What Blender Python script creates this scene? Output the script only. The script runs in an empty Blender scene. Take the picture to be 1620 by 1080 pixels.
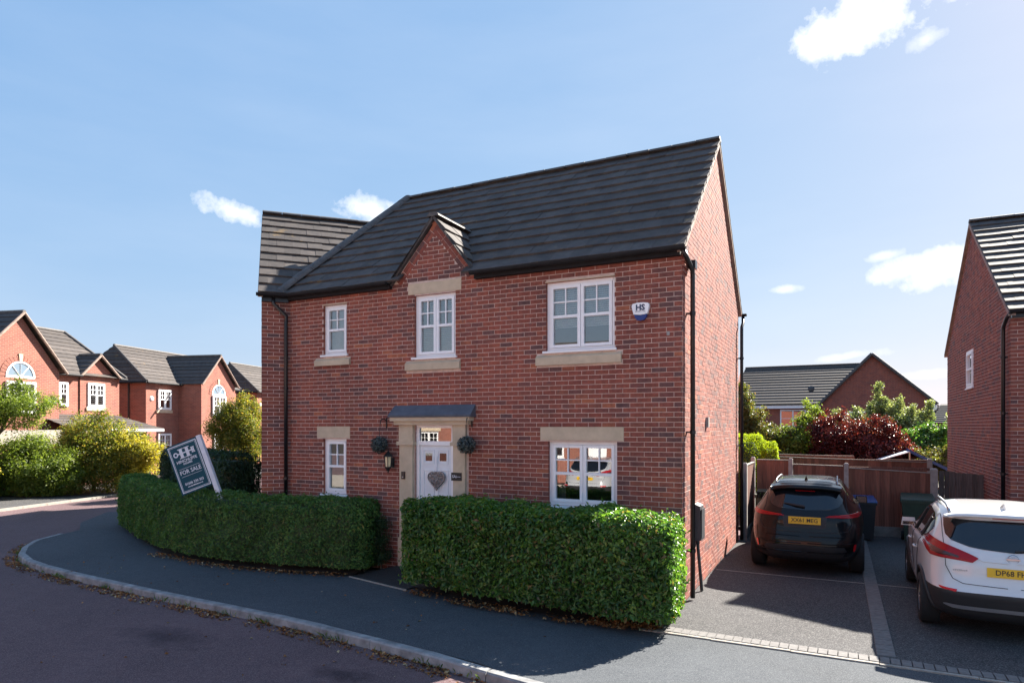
import bpy, bmesh, math, random
import numpy as np
from mathutils import Vector, Matrix
from mathutils.bvhtree import BVHTree

R = math.radians
random.seed(11)
rng = np.random.default_rng(11)
scene = bpy.context.scene
COL = scene.collection

# ------------------------------------------------------------------ camera
cam_d = bpy.data.cameras.new('camera')
cam_d.sensor_width = 36.0
cam_d.lens = 22.89
cam_d.shift_y = 0.0833
cam_d.clip_end = 2000
cam = bpy.data.objects.new('camera', cam_d)
cam.location = (0, 0, 2.63)
cam.rotation_euler = (R(90), 0, R(26.565))
COL.objects.link(cam)
scene.camera = cam
CAM = Vector((0, 0, 2.63))

# ------------------------------------------------------------------ light
SUN_AZ, SUN_EL = 25.0, 36.5          # azimuth from +Y towards +X
EXPOSURE = 2.1
SKY = 0.065
world = bpy.data.worlds.new('World')
scene.world = world
world.use_nodes = True
sd = bpy.data.lights.new('sun', 'SUN')
sd.energy = 4.7
sd.angle = R(0.53)
sd.color = (1.0, 0.93, 0.83)
so = bpy.data.objects.new('sun', sd)
sdir = Vector((math.sin(R(SUN_AZ)) * math.cos(R(SUN_EL)), math.cos(R(SUN_AZ)) * math.cos(R(SUN_EL)), math.sin(R(SUN_EL))))
so.rotation_euler = sdir.to_track_quat('Z', 'Y').to_euler()
so.location = sdir * 60
COL.objects.link(so)
vs = scene.view_settings
vs.view_transform = 'Standard'
vs.look = 'None'
vs.exposure = EXPOSURE
vs.gamma = 1
vs.use_curve_mapping = False


def build_world():
    nt = world.node_tree
    nt.nodes.clear()
    N = nt.nodes.new
    L = nt.links.new
    out = N('ShaderNodeOutputWorld')
    bg = N('ShaderNodeBackground')
    bg.inputs[1].default_value = SKY
    L(bg.outputs[0], out.inputs[0])
    sky = N('ShaderNodeTexSky')
    sky.sky_type = 'NISHITA'
    sky.sun_disc = False
    sky.sun_elevation = R(SUN_EL)
    sky.sun_rotation = R(SUN_AZ)
    sky.altitude = 50
    sky.air_density = 1.0
    sky.dust_density = 0.5
    sky.ozone_density = 2.0
    tc = N('ShaderNodeTexCoord')

    def vm(op, a, b=None):
        n = N('ShaderNodeVectorMath')
        n.operation = op
        for i, x in enumerate((a, b)):
            if x is None:
                continue
            if isinstance(x, (tuple, list, Vector)):
                n.inputs[i].default_value = x
            else:
                L(x, n.inputs[i])
        return n.outputs['Value'] if op in ('DOT_PRODUCT', 'LENGTH') else n.outputs[0]

    def m(op, a, b=None, c=None, clamp=False):
        n = N('ShaderNodeMath')
        n.operation = op
        n.use_clamp = clamp
        for i, x in enumerate((a, b, c)):
            if x is None:
                continue
            if isinstance(x, (int, float)):
                n.inputs[i].default_value = x
            else:
                L(x, n.inputs[i])
        return n.outputs[0]
    d = tc.outputs['Generated']
    nz = N('ShaderNodeTexNoise')
    nz.inputs['Scale'].default_value = 28
    nz.inputs['Detail'].default_value = 7
    nz.inputs['Roughness'].default_value = 0.62
    L(d, nz.inputs['Vector'])
    nz2 = N('ShaderNodeTexNoise')
    nz2.inputs['Scale'].default_value = 9
    nz2.inputs['Detail'].default_value = 4
    L(d, nz2.inputs['Vector'])
    noise = m('ADD', m('MULTIPLY', m('SUBTRACT', nz.outputs[0], 0.5), 2.3), m('MULTIPLY', m('SUBTRACT', nz2.outputs[0], 0.5), 1.3))
    total = None
    # small fair-weather clouds: direction, half width, half height, tilt, density
    clouds = [((0.030, 0.8780, 0.4782), .094, .033, 12, 2.0), ((-.010, .885, .4680), .042, .024, 10, 1.7), ((.055, .872, .486), .052, .028, 8, 1.9), ((0.0935, 0.889, 0.4483), .022, .011, 10, .8),
              ((-0.7287, 0.6201, 0.2907), .042, .016, -12, 1.35), ((-0.6036, 0.7344, 0.3104), .044, .019, -8, 1.3), ((-.58, .762, .290), .05, .017, 0, 1.2),
              ((0.0902, 0.9741, 0.2073), .058, .016, 10, 1.5), ((0.1268, 0.9706, 0.2048), .058, .026, 14, 1.7), ((0.0515, 0.9736, 0.2222), .028, .007, 5, .8),
              ((-0.0644, 0.9794, 0.1915), .020, .006, 0, .8), ((0.0115, 0.9953, 0.0962), .045, .007, 6, .8), ((0.1058, 0.9921, 0.0677), .036, .007, 4, .7),
              ((.55, .76, .35), .09, .03, 5, 1.1), ((.80, .50, .33), .10, .03, 0, 1.1), ((-.96, .05, .27), .09, .03, 4, 1.1),
              ((-.75, -.55, .37), .11, .035, 0, 1.1), ((-.2, -.92, .34), .10, .03, 0, 1.1), ((.5, -.80, .33), .12, .03, 0, 1.1), ((.88, -.35, .32), .10, .03, 3, 1.1)]
    for c, hw, hh, tilt, dens in clouds:
        c = Vector(c).normalized()
        r = c.cross(Vector((0, 0, 1))).normalized()
        u = r.cross(c)
        a = R(tilt)
        r2 = r * math.cos(a) + u * math.sin(a)
        u2 = u * math.cos(a) - r * math.sin(a)
        den = m('MAXIMUM', vm('DOT_PRODUCT', d, tuple(c)), 0.02)
        x = m('DIVIDE', vm('DOT_PRODUCT', d, tuple(r2 / hw)), den)
        y = m('DIVIDE', vm('DOT_PRODUCT', d, tuple(u2 / hh)), den)
        rr = m('SQRT', m('ADD', m('MULTIPLY', x, x), m('MULTIPLY', y, y)))
        v = m('MULTIPLY', m('ADD', m('SUBTRACT', 1.0, rr), m('MULTIPLY', noise, 1.0)), dens, clamp=True)
        # behind the camera side of each direction the dot product is negative: cut it
        v = m('MULTIPLY', v, m('GREATER_THAN', vm('DOT_PRODUCT', d, tuple(c)), 0.3))
        total = v if total is None else m('MAXIMUM', total, v)
    # thin high haze, uneven all over the sky
    mp = N('ShaderNodeMapping')
    mp.inputs['Scale'].default_value = (1.6, 1.6, 7.0)
    L(d, mp.inputs[0])
    hz = N('ShaderNodeTexNoise')
    hz.inputs['Scale'].default_value = 1.5
    hz.inputs['Detail'].default_value = 6
    hz.inputs['Roughness'].default_value = .55
    L(mp.outputs[0], hz.inputs['Vector'])
    haze_f = m('MULTIPLY', m('SUBTRACT', hz.outputs[0], .40, clamp=True), .22)
    mx = N('ShaderNodeMix')
    mx.data_type = 'RGBA'
    L(m('MAXIMUM', m('MULTIPLY', m('POWER', total, 0.8), 0.92), haze_f), mx.inputs['Factor'])
    # gentle highlight roll-off of the whole sky, the same in every direction
    sep = N('ShaderNodeSeparateColor')
    L(sky.outputs[0], sep.inputs[0])
    cmb = N('ShaderNodeCombineColor')
    for i, (k, gm) in enumerate(((.0550 / .058, .56), (.0820 / .058, .37), (.1380 / .058, .19))):
        L(m('MULTIPLY', m('POWER', m('MAXIMUM', sep.outputs[i], .001), gm), k), cmb.inputs[i])
    L(cmb.outputs[0], mx.inputs['A'])
    mx.inputs['B'].default_value = (4.4, 4.5, 4.65, 1)
    L(mx.outputs['Result'], bg.inputs[0])


build_world()

# ------------------------------------------------------------------ materials
MATS = {}


def new_mat(name):
    mt = bpy.data.materials.new(name)
    mt.use_nodes = True
    MATS[name] = mt
    return mt, mt.node_tree, mt.node_tree.nodes['Principled BSDF']


def ramp(nt, fac, stops, interp='LINEAR'):
    n = nt.nodes.new('ShaderNodeValToRGB')
    n.color_ramp.interpolation = interp
    el = n.color_ramp.elements
    while len(el) < len(stops):
        el.new(0.5)
    for e, (p, c) in zip(el, stops):
        e.position = p
        e.color = (*c, 1)
    nt.links.new(fac, n.inputs[0])
    return n.outputs[0]


def mixc(nt, fac, a, b, mode='MIX'):
    n = nt.nodes.new('ShaderNodeMix')
    n.data_type = 'RGBA'
    n.blend_type = mode
    for key, x in (('Factor', fac), ('A', a), ('B', b)):
        if isinstance(x, (int, float)):
            n.inputs[key].default_value = x
        elif isinstance(x, tuple):
            n.inputs[key].default_value = (*x, 1)
        else:
            nt.links.new(x, n.inputs[key])
    return n.outputs['Result']


def noise(nt, scale, detail=4, rough=0.55, coord='Object', dist=0.0):
    tc = nt.nodes.new('ShaderNodeTexCoord')
    n = nt.nodes.new('ShaderNodeTexNoise')
    n.inputs['Scale'].default_value = scale
    n.inputs['Detail'].default_value = detail
    n.inputs['Roughness'].default_value = rough
    n.inputs['Distortion'].default_value = dist
    if coord == 'World':
        g = nt.nodes.new('ShaderNodeNewGeometry')
        nt.links.new(g.outputs['Position'], n.inputs['Vector'])
    else:
        nt.links.new(tc.outputs[coord], n.inputs['Vector'])
    return n.outputs[0]


def bump(nt, bs, h, strength=0.3, dist=0.01):
    b = nt.nodes.new('ShaderNodeBump')
    b.inputs['Strength'].default_value = strength
    b.inputs['Distance'].default_value = dist
    nt.links.new(h, b.inputs['Height'])
    nt.links.new(b.outputs[0], bs.inputs['Normal'])


def simple(name, col, rough=0.6, metal=0.0, var=0.12, scale=6.0, spec=0.5, coat=0.0, bumps=0.0, bscale=60):
    mt, nt, bs = new_mat(name)
    bs.inputs['Roughness'].default_value = rough
    bs.inputs['Metallic'].default_value = metal
    bs.inputs['Specular IOR Level'].default_value = spec
    bs.inputs['Coat Weight'].default_value = coat
    if var > 0:
        f = noise(nt, scale, 5, 0.6, 'World')
        lo = tuple(c * (1 - var) for c in col)
        hi = tuple(min(1, c * (1 + var)) for c in col)
        nt.links.new(ramp(nt, f, [(0.3, lo), (0.7, hi)]), bs.inputs['Base Color'])
    else:
        bs.inputs['Base Color'].default_value = (*col, 1)
    if bumps:
        bump(nt, bs, noise(nt, bscale, 4, 0.6, 'World'), bumps, 0.004)
    return mt


def rnd_out(nt, mode):
    if mode == 'object':
        n = nt.nodes.new('ShaderNodeObjectInfo')
        return n.outputs['Random']
    n = nt.nodes.new('ShaderNodeNewGeometry')
    return n.outputs['Random Per Island']


BRICK_STOPS = [(0.0, (.14, .074, .070)), (.10, (.185, .076, .066)), (.22, (.25, .079, .059)), (.45, (.30, .088, .060)), (.62, (.265, .081, .058)), (.80, (.33, .100, .064)), (.93, (.23, .082, .063)), (1.0, (.41, .138, .072))]


def brick_mat(name, mode):
    mt, nt, bs = new_mat(name)
    r = rnd_out(nt, mode)
    c = ramp(nt, r, BRICK_STOPS)
    f = noise(nt, 16, 6, 0.7, 'World')
    c = mixc(nt, 1.0, c, ramp(nt, f, [(.3, (.66, .66, .69)), (.64, (1.13, 1.10, 1.07))]), 'MULTIPLY')
    f2 = noise(nt, 7.5, 3, .6, 'World')
    c = mixc(nt, ramp(nt, f2, [(.60, (0, 0, 0)), (.72, (.55, .55, .55))]), c, (.15, .085, .085))
    big = noise(nt, 0.7, 3, 0.5, 'World')
    c = mixc(nt, 1.0, c, ramp(nt, big, [(.33, (.86, .88, .91)), (.67, (1.12, 1.07, 1.03))]), 'MULTIPLY')
    gg = nt.nodes.new('ShaderNodeNewGeometry')
    mp = nt.nodes.new('ShaderNodeMapping')
    mp.inputs['Scale'].default_value = (5, 5, .45)
    nt.links.new(gg.outputs['Position'], mp.inputs[0])
    stn = nt.nodes.new('ShaderNodeTexNoise')
    stn.inputs['Scale'].default_value = 1.0
    stn.inputs['Detail'].default_value = 4
    nt.links.new(mp.outputs[0], stn.inputs['Vector'])
    c = mixc(nt, 1.0, c, ramp(nt, stn.outputs[0], [(.36, (.85, .85, .86)), (.6, (1.05, 1.04, 1.03))]), 'MULTIPLY')
    nt.links.new(c, bs.inputs['Base Color'])
    bs.inputs['Roughness'].default_value = 0.88
    bump(nt, bs, noise(nt, 70, 5, 0.65, 'World'), 0.5, 0.004)
    return mt


brick_mat('brick_single', 'object')
brick_mat('brick_joined', 'island')
simple('mortar', (.60, .455, .39), 0.95, var=.2, scale=9, bumps=.4)


def far_brick(name, scale=1.0, c1=(.33, .09, .055), c2=(.22, .065, .05), mort=(.36, .22, .17)):
    mt, nt, bs = new_mat(name)
    tc = nt.nodes.new('ShaderNodeTexCoord')
    sx = nt.nodes.new('ShaderNodeSeparateXYZ')
    nt.links.new(tc.outputs['Object'], sx.inputs[0])
    ad = nt.nodes.new('ShaderNodeMath')
    nt.links.new(sx.outputs[0], ad.inputs[0])
    nt.links.new(sx.outputs[1], ad.inputs[1])
    cb = nt.nodes.new('ShaderNodeCombineXYZ')
    nt.links.new(ad.outputs[0], cb.inputs[0])
    nt.links.new(sx.outputs[2], cb.inputs[1])
    b = nt.nodes.new('ShaderNodeTexBrick')
    b.inputs['Scale'].default_value = 1.0
    b.inputs['Brick Width'].default_value = .225
    b.inputs['Row Height'].default_value = .075
    b.inputs['Mortar Size'].default_value = .007
    b.inputs['Mortar Smooth'].default_value = .2
    b.inputs['Color1'].default_value = (*c1, 1)
    b.inputs['Color2'].default_value = (*c2, 1)
    b.inputs['Mortar'].default_value = (*mort, 1)
    nt.links.new(cb.outputs[0], b.inputs['Vector'])
    c = mixc(nt, 1.0, b.outputs['Color'], ramp(nt, noise(nt, 1.5, 6, .65), [(.3, (.8, .8, .82)), (.7, (1.15, 1.1, 1.06))]), 'MULTIPLY')
    nt.links.new(c, bs.inputs['Base Color'])
    bs.inputs['Roughness'].default_value = .9
    bp = nt.nodes.new('ShaderNodeBump')
    bp.inputs['Strength'].default_value = .6
    bp.inputs['Distance'].default_value = .008
    bp.invert = True
    nt.links.new(b.outputs['Fac'], bp.inputs['Height'])
    nt.links.new(bp.outputs[0], bs.inputs['Normal'])
    return mt


far_brick('brick_far')
far_brick('brick_orange', c1=(.31, .108, .074), c2=(.225, .080, .060), mort=(.37, .24, .19))


def tile_mat(name, mode, base=(.086, .077, .073), lich=.5):
    mt, nt, bs = new_mat(name)
    r = rnd_out(nt, mode)
    c = ramp(nt, r, [(0, tuple(x * .84 for x in base)), (.5, base), (1, tuple(x * 1.16 for x in base))])
    f = noise(nt, 5, 7, .7, 'World')
    c = mixc(nt, 1.0, c, ramp(nt, f, [(.3, (.7, .7, .72)), (.7, (1.25, 1.2, 1.14))]), 'MULTIPLY')
    l1 = noise(nt, 2.2, 5, .75, 'World')
    lf = ramp(nt, l1, [(.62, (0, 0, 0)), (.69, (lich, lich, lich))])
    c = mixc(nt, lf, c, (.24, .16, .07))
    nt.links.new(c, bs.inputs['Base Color'])
    bs.inputs['Roughness'].default_value = .7
    bs.inputs['Specular IOR Level'].default_value = .2
    bump(nt, bs, noise(nt, 90, 4, .6, 'World'), .35, .003)
    return mt


tile_mat('tile_single', 'object')
tile_mat('tile_joined', 'island')
simple('ridge_tile', (.085, .077, .073), .7, var=.35, scale=7, bumps=.3)
simple('verge', (.30, .22, .18), .9, var=.3, scale=5, bumps=.4)
simple('stone', (.56, .45, .32), .85, var=.13, scale=5, bumps=.25, bscale=120)
simple('lead', (.085, .10, .125), .5, var=.25, scale=6)
simple('white_plastic', (.90, .91, .92), .4, var=.03, scale=3)
simple('door_paint', (.74, .79, .83), .4, var=.03)
simple('black_plastic', (.012, .012, .014), .32, var=.3, scale=8)
simple('gutter_plastic', (.014, .014, .016), .65, var=.3, spec=.25)
simple('black_metal', (.010, .010, .011), .45, var=.3)
simple('dark_room', (.06, .055, .05), .9, var=.2)
simple('curtain', (.30, .30, .30), .9, var=.2)
simple('blind', (.78, .79, .80), .6, var=.04)
simple('lamp_glass', (.75, .62, .38), .3, var=.2, scale=20)
simple('wicker', (.30, .255, .24), .85, var=.35, scale=40)
simple('grey_box', (.055, .058, .064), .5, var=.2)
simple('conduit', (.022, .021, .021), .5, var=.2)
simple('concrete', (.33, .31, .29), .9, var=.22, scale=6, bumps=.4)
simple('concrete_wet', (.20, .21, .20), .9, var=.4, scale=4, bumps=.4)
simple('bounce_paving', (.40, .36, .31), .9, var=.15)  # kept pale to throw fill light on the shaded front
simple('blue_plastic', (.008, .055, .20), .35, var=.1)
simple('alarm_blue', (.008, .035, .20), .3, var=.05)
simple('ink_blue', (.02, .045, .10), .5, var=.05)
simple('green_plastic', (.018, .045, .030), .5, var=.2)
simple('olive_plastic', (.085, .085, .055), .55, var=.2)
simple('dark_blue_plastic', (.008, .010, .014), .5, var=.2)
simple('sign_teal', (.018, .075, .105), .75, var=.06, spec=.2)
simple('sign_white', (.66, .70, .76), .55, var=.05)
simple('timber_white', (.70, .72, .78), .7, var=.12, scale=10)
simple('bark', (.10, .075, .055), .95, var=.4, scale=12, bumps=.6)
simple('soil', (.035, .025, .02), 1.0, var=.5, scale=14, bumps=1.0, bscale=40)
simple('kerb', (.25, .25, .25), .9, var=.42, scale=5, bumps=.5)
simple('edging', (.30, .275, .24), .9, var=.2, scale=9)
simple('sett', (.155, .147, .142), .88, var=.22, scale=16, bumps=.5)
simple('wood_grey', (.10, .085, .075), .9, var=.35, scale=5)
simple('plate_yellow', (.72, .43, .015), .4, var=.03)
simple('plate_ink', (.008, .008, .01), .5, var=0)
simple('tyre', (.014, .014, .015), .85, var=.2)
simple('alloy', (.34, .35, .37), .3, metal=.9, var=.05)
simple('chrome', (.62, .63, .66), .12, metal=1.0, var=0)
simple('car_plastic', (.022, .023, .026), .6, var=.15)
simple('car_gap', (.02, .02, .022), .7, var=0)
simple('silver_trim', (.36, .37, .39), .35, metal=.6, var=.05)
simple('rubber_black', (.01, .01, .01), .7, var=0)


def paint(name, col, rough=.28):
    mt, nt, bs = new_mat(name)
    bs.inputs['Base Color'].default_value = (*col, 1)
    bs.inputs['Roughness'].default_value = rough
    bs.inputs['Coat Weight'].default_value = .9 if sum(col) > .3 else .55
    bs.inputs['Coat Roughness'].default_value = .03
    bs.inputs['Specular IOR Level'].default_value = .5 if sum(col) > .3 else .1
    return mt


paint('paint_white', (.66, .655, .65))
paint('paint_black', (.004, .004, .005), .35)
paint('paint_silver', (.40, .41, .43))


def car_glass(name, col=(.006, .008, .012)):
    mt, nt, bs = new_mat(name)
    bs.inputs['Base Color'].default_value = (*col, 1)
    bs.inputs['Roughness'].default_value = .03
    bs.inputs['Specular IOR Level'].default_value = .75
    return mt


car_glass('tinted_glass')
car_glass('sky_reflect_glass', (.16, .22, .28))  # pale blue base colour stands in for reflected sky


def lamp_red():
    mt, nt, bs = new_mat('lamp_red')
    bs.inputs['Base Color'].default_value = (.34, .006, .012, 1)
    bs.inputs['Roughness'].default_value = .22
    bs.inputs['Specular IOR Level'].default_value = .35
    mt, nt, bs = new_mat('lamp_clear')
    bs.inputs['Base Color'].default_value = (.10, .05, .05, 1)
    bs.inputs['Roughness'].default_value = .15
    bs.inputs['Metallic'].default_value = .4
    mt, nt, bs = new_mat('reflector_red')
    bs.inputs['Base Color'].default_value = (.62, .012, .016, 1)
    bs.inputs['Roughness'].default_value = .2


lamp_red()


def glass_mat():
    mt = bpy.data.materials.new('window_glass')
    mt.use_nodes = True
    MATS['window_glass'] = mt
    nt = mt.node_tree
    nt.nodes.clear()
    out = nt.nodes.new('ShaderNodeOutputMaterial')
    mx = nt.nodes.new('ShaderNodeMixShader')
    tr = nt.nodes.new('ShaderNodeBsdfTransparent')
    tr.inputs[0].default_value = (.80, .84, .83, 1)
    gl = nt.nodes.new('ShaderNodeBsdfGlossy')
    gl.inputs['Roughness'].default_value = .004
    fr = nt.nodes.new('ShaderNodeFresnel')
    fr.inputs[0].default_value = 1.55
    ma = nt.nodes.new('ShaderNodeMath')
    ma.operation = 'MULTIPLY_ADD'
    ma.inputs[1].default_value = 2.4
    ma.inputs[2].default_value = .16
    ma.use_clamp = True
    b = nt.nodes.new('ShaderNodeBump')
    b.inputs['Strength'].default_value = .012
    b.inputs['Distance'].default_value = .05
    nt.links.new(noise(nt, 1.6, 1, .4, 'World'), b.inputs['Height'])
    nt.links.new(b.outputs[0], gl.inputs['Normal'])
    nt.links.new(fr.outputs[0], ma.inputs[0])
    nt.links.new(ma.outputs[0], mx.inputs[0])
    nt.links.new(tr.outputs[0], mx.inputs[1])
    nt.links.new(gl.outputs[0], mx.inputs[2])
    nt.links.new(mx.outputs[0], out.inputs[0])


glass_mat()


def asphalt(name, base, speck, chip=(.22, .21, .20), patch=.25, fine=260, chipamt=.62, stain=None):
    mt, nt, bs = new_mat(name)
    big = noise(nt, .55, 5, .6, 'World', .4)
    mid = noise(nt, 5, 6, .7, 'World')
    fn = noise(nt, fine, 2, .5, 'World')
    c = ramp(nt, big, [(.25, tuple(x * (1 - patch) for x in base)), (.75, tuple(x * (1 + patch) for x in base))])
    c = mixc(nt, 1.0, c, ramp(nt, mid, [(.3, (.85, .85, .86)), (.7, (1.14, 1.12, 1.1))]), 'MULTIPLY')
    v = nt.nodes.new('ShaderNodeTexVoronoi')
    v.inputs['Scale'].default_value = speck
    g = nt.nodes.new('ShaderNodeNewGeometry')
    nt.links.new(g.outputs['Position'], v.inputs['Vector'])
    sp = nt.nodes.new('ShaderNodeSeparateColor')
    nt.links.new(v.outputs['Color'], sp.inputs[0])
    msk = ramp(nt, sp.outputs[0], [(chipamt, (0, 0, 0)), (min(.99, chipamt + .2), (.75, .75, .75))])
    c = mixc(nt, msk, c, chip)
    c = mixc(nt, 1.0, c, ramp(nt, fn, [(.3, (.6, .6, .6)), (.7, (1.35, 1.33, 1.3))]), 'MULTIPLY')
    if stain:
        # old oil stains at fixed spots on the surface
        for (sx, sy, sr) in stain:
            vm = nt.nodes.new('ShaderNodeVectorMath')
            vm.operation = 'SUBTRACT'
            nt.links.new(g.outputs['Position'], vm.inputs[0])
            vm.inputs[1].default_value = (sx, sy, 0)
            sc = nt.nodes.new('ShaderNodeVectorMath')
            sc.operation = 'MULTIPLY'
            nt.links.new(vm.outputs[0], sc.inputs[0])
            sc.inputs[1].default_value = (1 / sr, 1 / (sr * .42), 0)
            ln = nt.nodes.new('ShaderNodeVectorMath')
            ln.operation = 'LENGTH'
            nt.links.new(sc.outputs[0], ln.inputs[0])
            ad = nt.nodes.new('ShaderNodeMath')
            ad.operation = 'MULTIPLY_ADD'
            ad.inputs[1].default_value = .8
            nt.links.new(mid, ad.inputs[0])
            nt.links.new(ln.outputs['Value'], ad.inputs[2])
            c = mixc(nt, 1.0, c, ramp(nt, ad.outputs[0], [(.75, (.50, .50, .52)), (1.7 if False else 1.0, (1, 1, 1))]) if False else ramp(nt, ad.outputs[0], [(.5, (.5, .5, .54)), (1.0, (1, 1, 1))]), 'MULTIPLY')
    nt.links.new(c, bs.inputs['Base Color'])
    bs.inputs['Roughness'].default_value = .9
    bs.inputs['Specular IOR Level'].default_value = .3
    bump(nt, bs, sp.outputs[1], .5, .004)
    return mt


asphalt('road_asphalt', (.118, .074, .080), 120, (.205, .145, .148), .22, 220, .55, stain=[(-7.9, 5.6, 1.6), (-4.9, 5.6, .9)])
asphalt('pavement_asphalt', (.058, .067, .079), 150, (.135, .145, .155), .22, 260, .62)
asphalt('drive_asphalt', (.052, .052, .055), 95, (.15, .147, .147), .22, 220, .60)
asphalt('path_asphalt', (.030, .031, .033), 90, (.07, .07, .07), .2, 200, .8)


def wood(name, base=(.20, .088, .062)):
    mt, nt, bs = new_mat(name)
    r = rnd_out(nt, 'object')
    c = ramp(nt, r, [(0, tuple(x * .7 for x in base)), (.5, base), (1, tuple(x * 1.35 for x in base))])
    tc = nt.nodes.new('ShaderNodeTexCoord')
    mp = nt.nodes.new('ShaderNodeMapping')
    mp.inputs['Scale'].default_value = (40, 40, 2.5)
    nt.links.new(tc.outputs['Object'], mp.inputs[0])
    n = nt.nodes.new('ShaderNodeTexNoise')
    n.inputs['Scale'].default_value = 1
    n.inputs['Detail'].default_value = 5
    nt.links.new(mp.outputs[0], n.inputs['Vector'])
    c = mixc(nt, 1.0, c, ramp(nt, n.outputs[0], [(.3, (.6, .58, .56)), (.7, (1.3, 1.25, 1.2))]), 'MULTIPLY')
    nt.links.new(c, bs.inputs['Base Color'])
    bs.inputs['Roughness'].default_value = .85
    bump(nt, bs, n.outputs[0], .4, .004)


wood('fence_wood')
wood('gate_wood', (.135, .118, .11))


def leaf_mat(name, stops, trans=.35, rough=.42, spec=.5):
    mt = bpy.data.materials.new(name)
    mt.use_nodes = True
    MATS[name] = mt
    nt = mt.node_tree
    bs = nt.nodes['Principled BSDF']
    out = nt.nodes['Material Output']
    r = rnd_out(nt, 'island')
    c = ramp(nt, r, stops)
    f = noise(nt, 1.3, 4, .6, 'World')
    c = mixc(nt, 1.0, c, ramp(nt, f, [(.3, (.70, .74, .72)), (.7, (1.32, 1.24, 1.1))]), 'MULTIPLY')
    f3 = noise(nt, 5.5, 3, .6, 'World')
    c = mixc(nt, 1.0, c, ramp(nt, f3, [(.32, (.72, .76, .74)), (.68, (1.28, 1.22, 1.1))]), 'MULTIPLY')
    nt.links.new(c, bs.inputs['Base Color'])
    bs.inputs['Roughness'].default_value = rough
    bs.inputs['Specular IOR Level'].default_value = spec
    tl = nt.nodes.new('ShaderNodeBsdfTranslucent')
    c2 = mixc(nt, 1.0, c, (1.5, 1.55, .7), 'MULTIPLY')
    nt.links.new(c2, tl.inputs[0])
    mx = nt.nodes.new('ShaderNodeMixShader')
    mx.inputs[0].default_value = trans
    nt.links.new(bs.outputs[0], mx.inputs[1])
    nt.links.new(tl.outputs[0], mx.inputs[2])
    nt.links.new(mx.outputs[0], out.inputs[0])
    return mt


leaf_mat('leaf_laurel', [(0, (.042, .11, .030)), (.4, (.074, .175, .042)), (.8, (.12, .24, .052)), (.93, (.20, .32, .07)), (.97, (.26, .20, .08)), (1, (.20, .12, .06))], .45, .34, .55)
leaf_mat('leaf_yew', [(0, (.044, .112, .034)), (.5, (.078, .182, .048)), (.9, (.13, .245, .06)), (1, (.22, .19, .07))], .25, .5, .35)
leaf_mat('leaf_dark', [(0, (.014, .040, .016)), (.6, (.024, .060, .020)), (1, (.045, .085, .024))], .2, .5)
leaf_mat('leaf_conifer', [(0, (.16, .23, .02)), (.5, (.26, .34, .025)), (1, (.40, .46, .04))], .5, .6, .3)
leaf_mat('leaf_red', [(0, (.045, .008, .014)), (.5, (.095, .013, .020)), (.85, (.17, .025, .03)), (1, (.24, .06, .05))], .4, .35, .55)
leaf_mat('leaf_green', [(0, (.09, .14, .032)), (.5, (.15, .21, .045)), (1, (.25, .31, .07))], .55, .45)
leaf_mat('leaf_olive', [(0, (.07, .09, .03)), (.5, (.11, .13, .04)), (.85, (.17, .15, .05)), (1, (.24, .14, .06))], .4, .5)
leaf_mat('leaf_pale', [(0, (.10, .15, .075)), (.5, (.20, .25, .14)), (1, (.40, .44, .28))], .4, .45)
leaf_mat('leaf_yellow', [(0, (.16, .18, .03)), (.5, (.34, .30, .04)), (1, (.55, .47, .09))], .5, .5)
leaf_mat('leaf_mixed', [(0, (.08, .11, .03)), (.45, (.14, .18, .04)), (.75, (.24, .23, .05)), (.9, (.34, .22, .07)), (1, (.50, .42, .09))], .58, .45)
leaf_mat('leaf_topiary', [(0, (.03, .045, .052)), (.5, (.055, .08, .09)), (1, (.17, .21, .23))], .1, .5)
leaf_mat('leaf_litter', [(0, (.12, .05, .022)), (.5, (.24, .10, .04)), (.85, (.36, .19, .08)), (1, (.55, .48, .34))], .1, .7, .3)
leaf_mat('grass_blade', [(0, (.05, .12, .02)), (.5, (.10, .20, .03)), (1, (.18, .26, .05))], .4, .5, .3)


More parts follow.
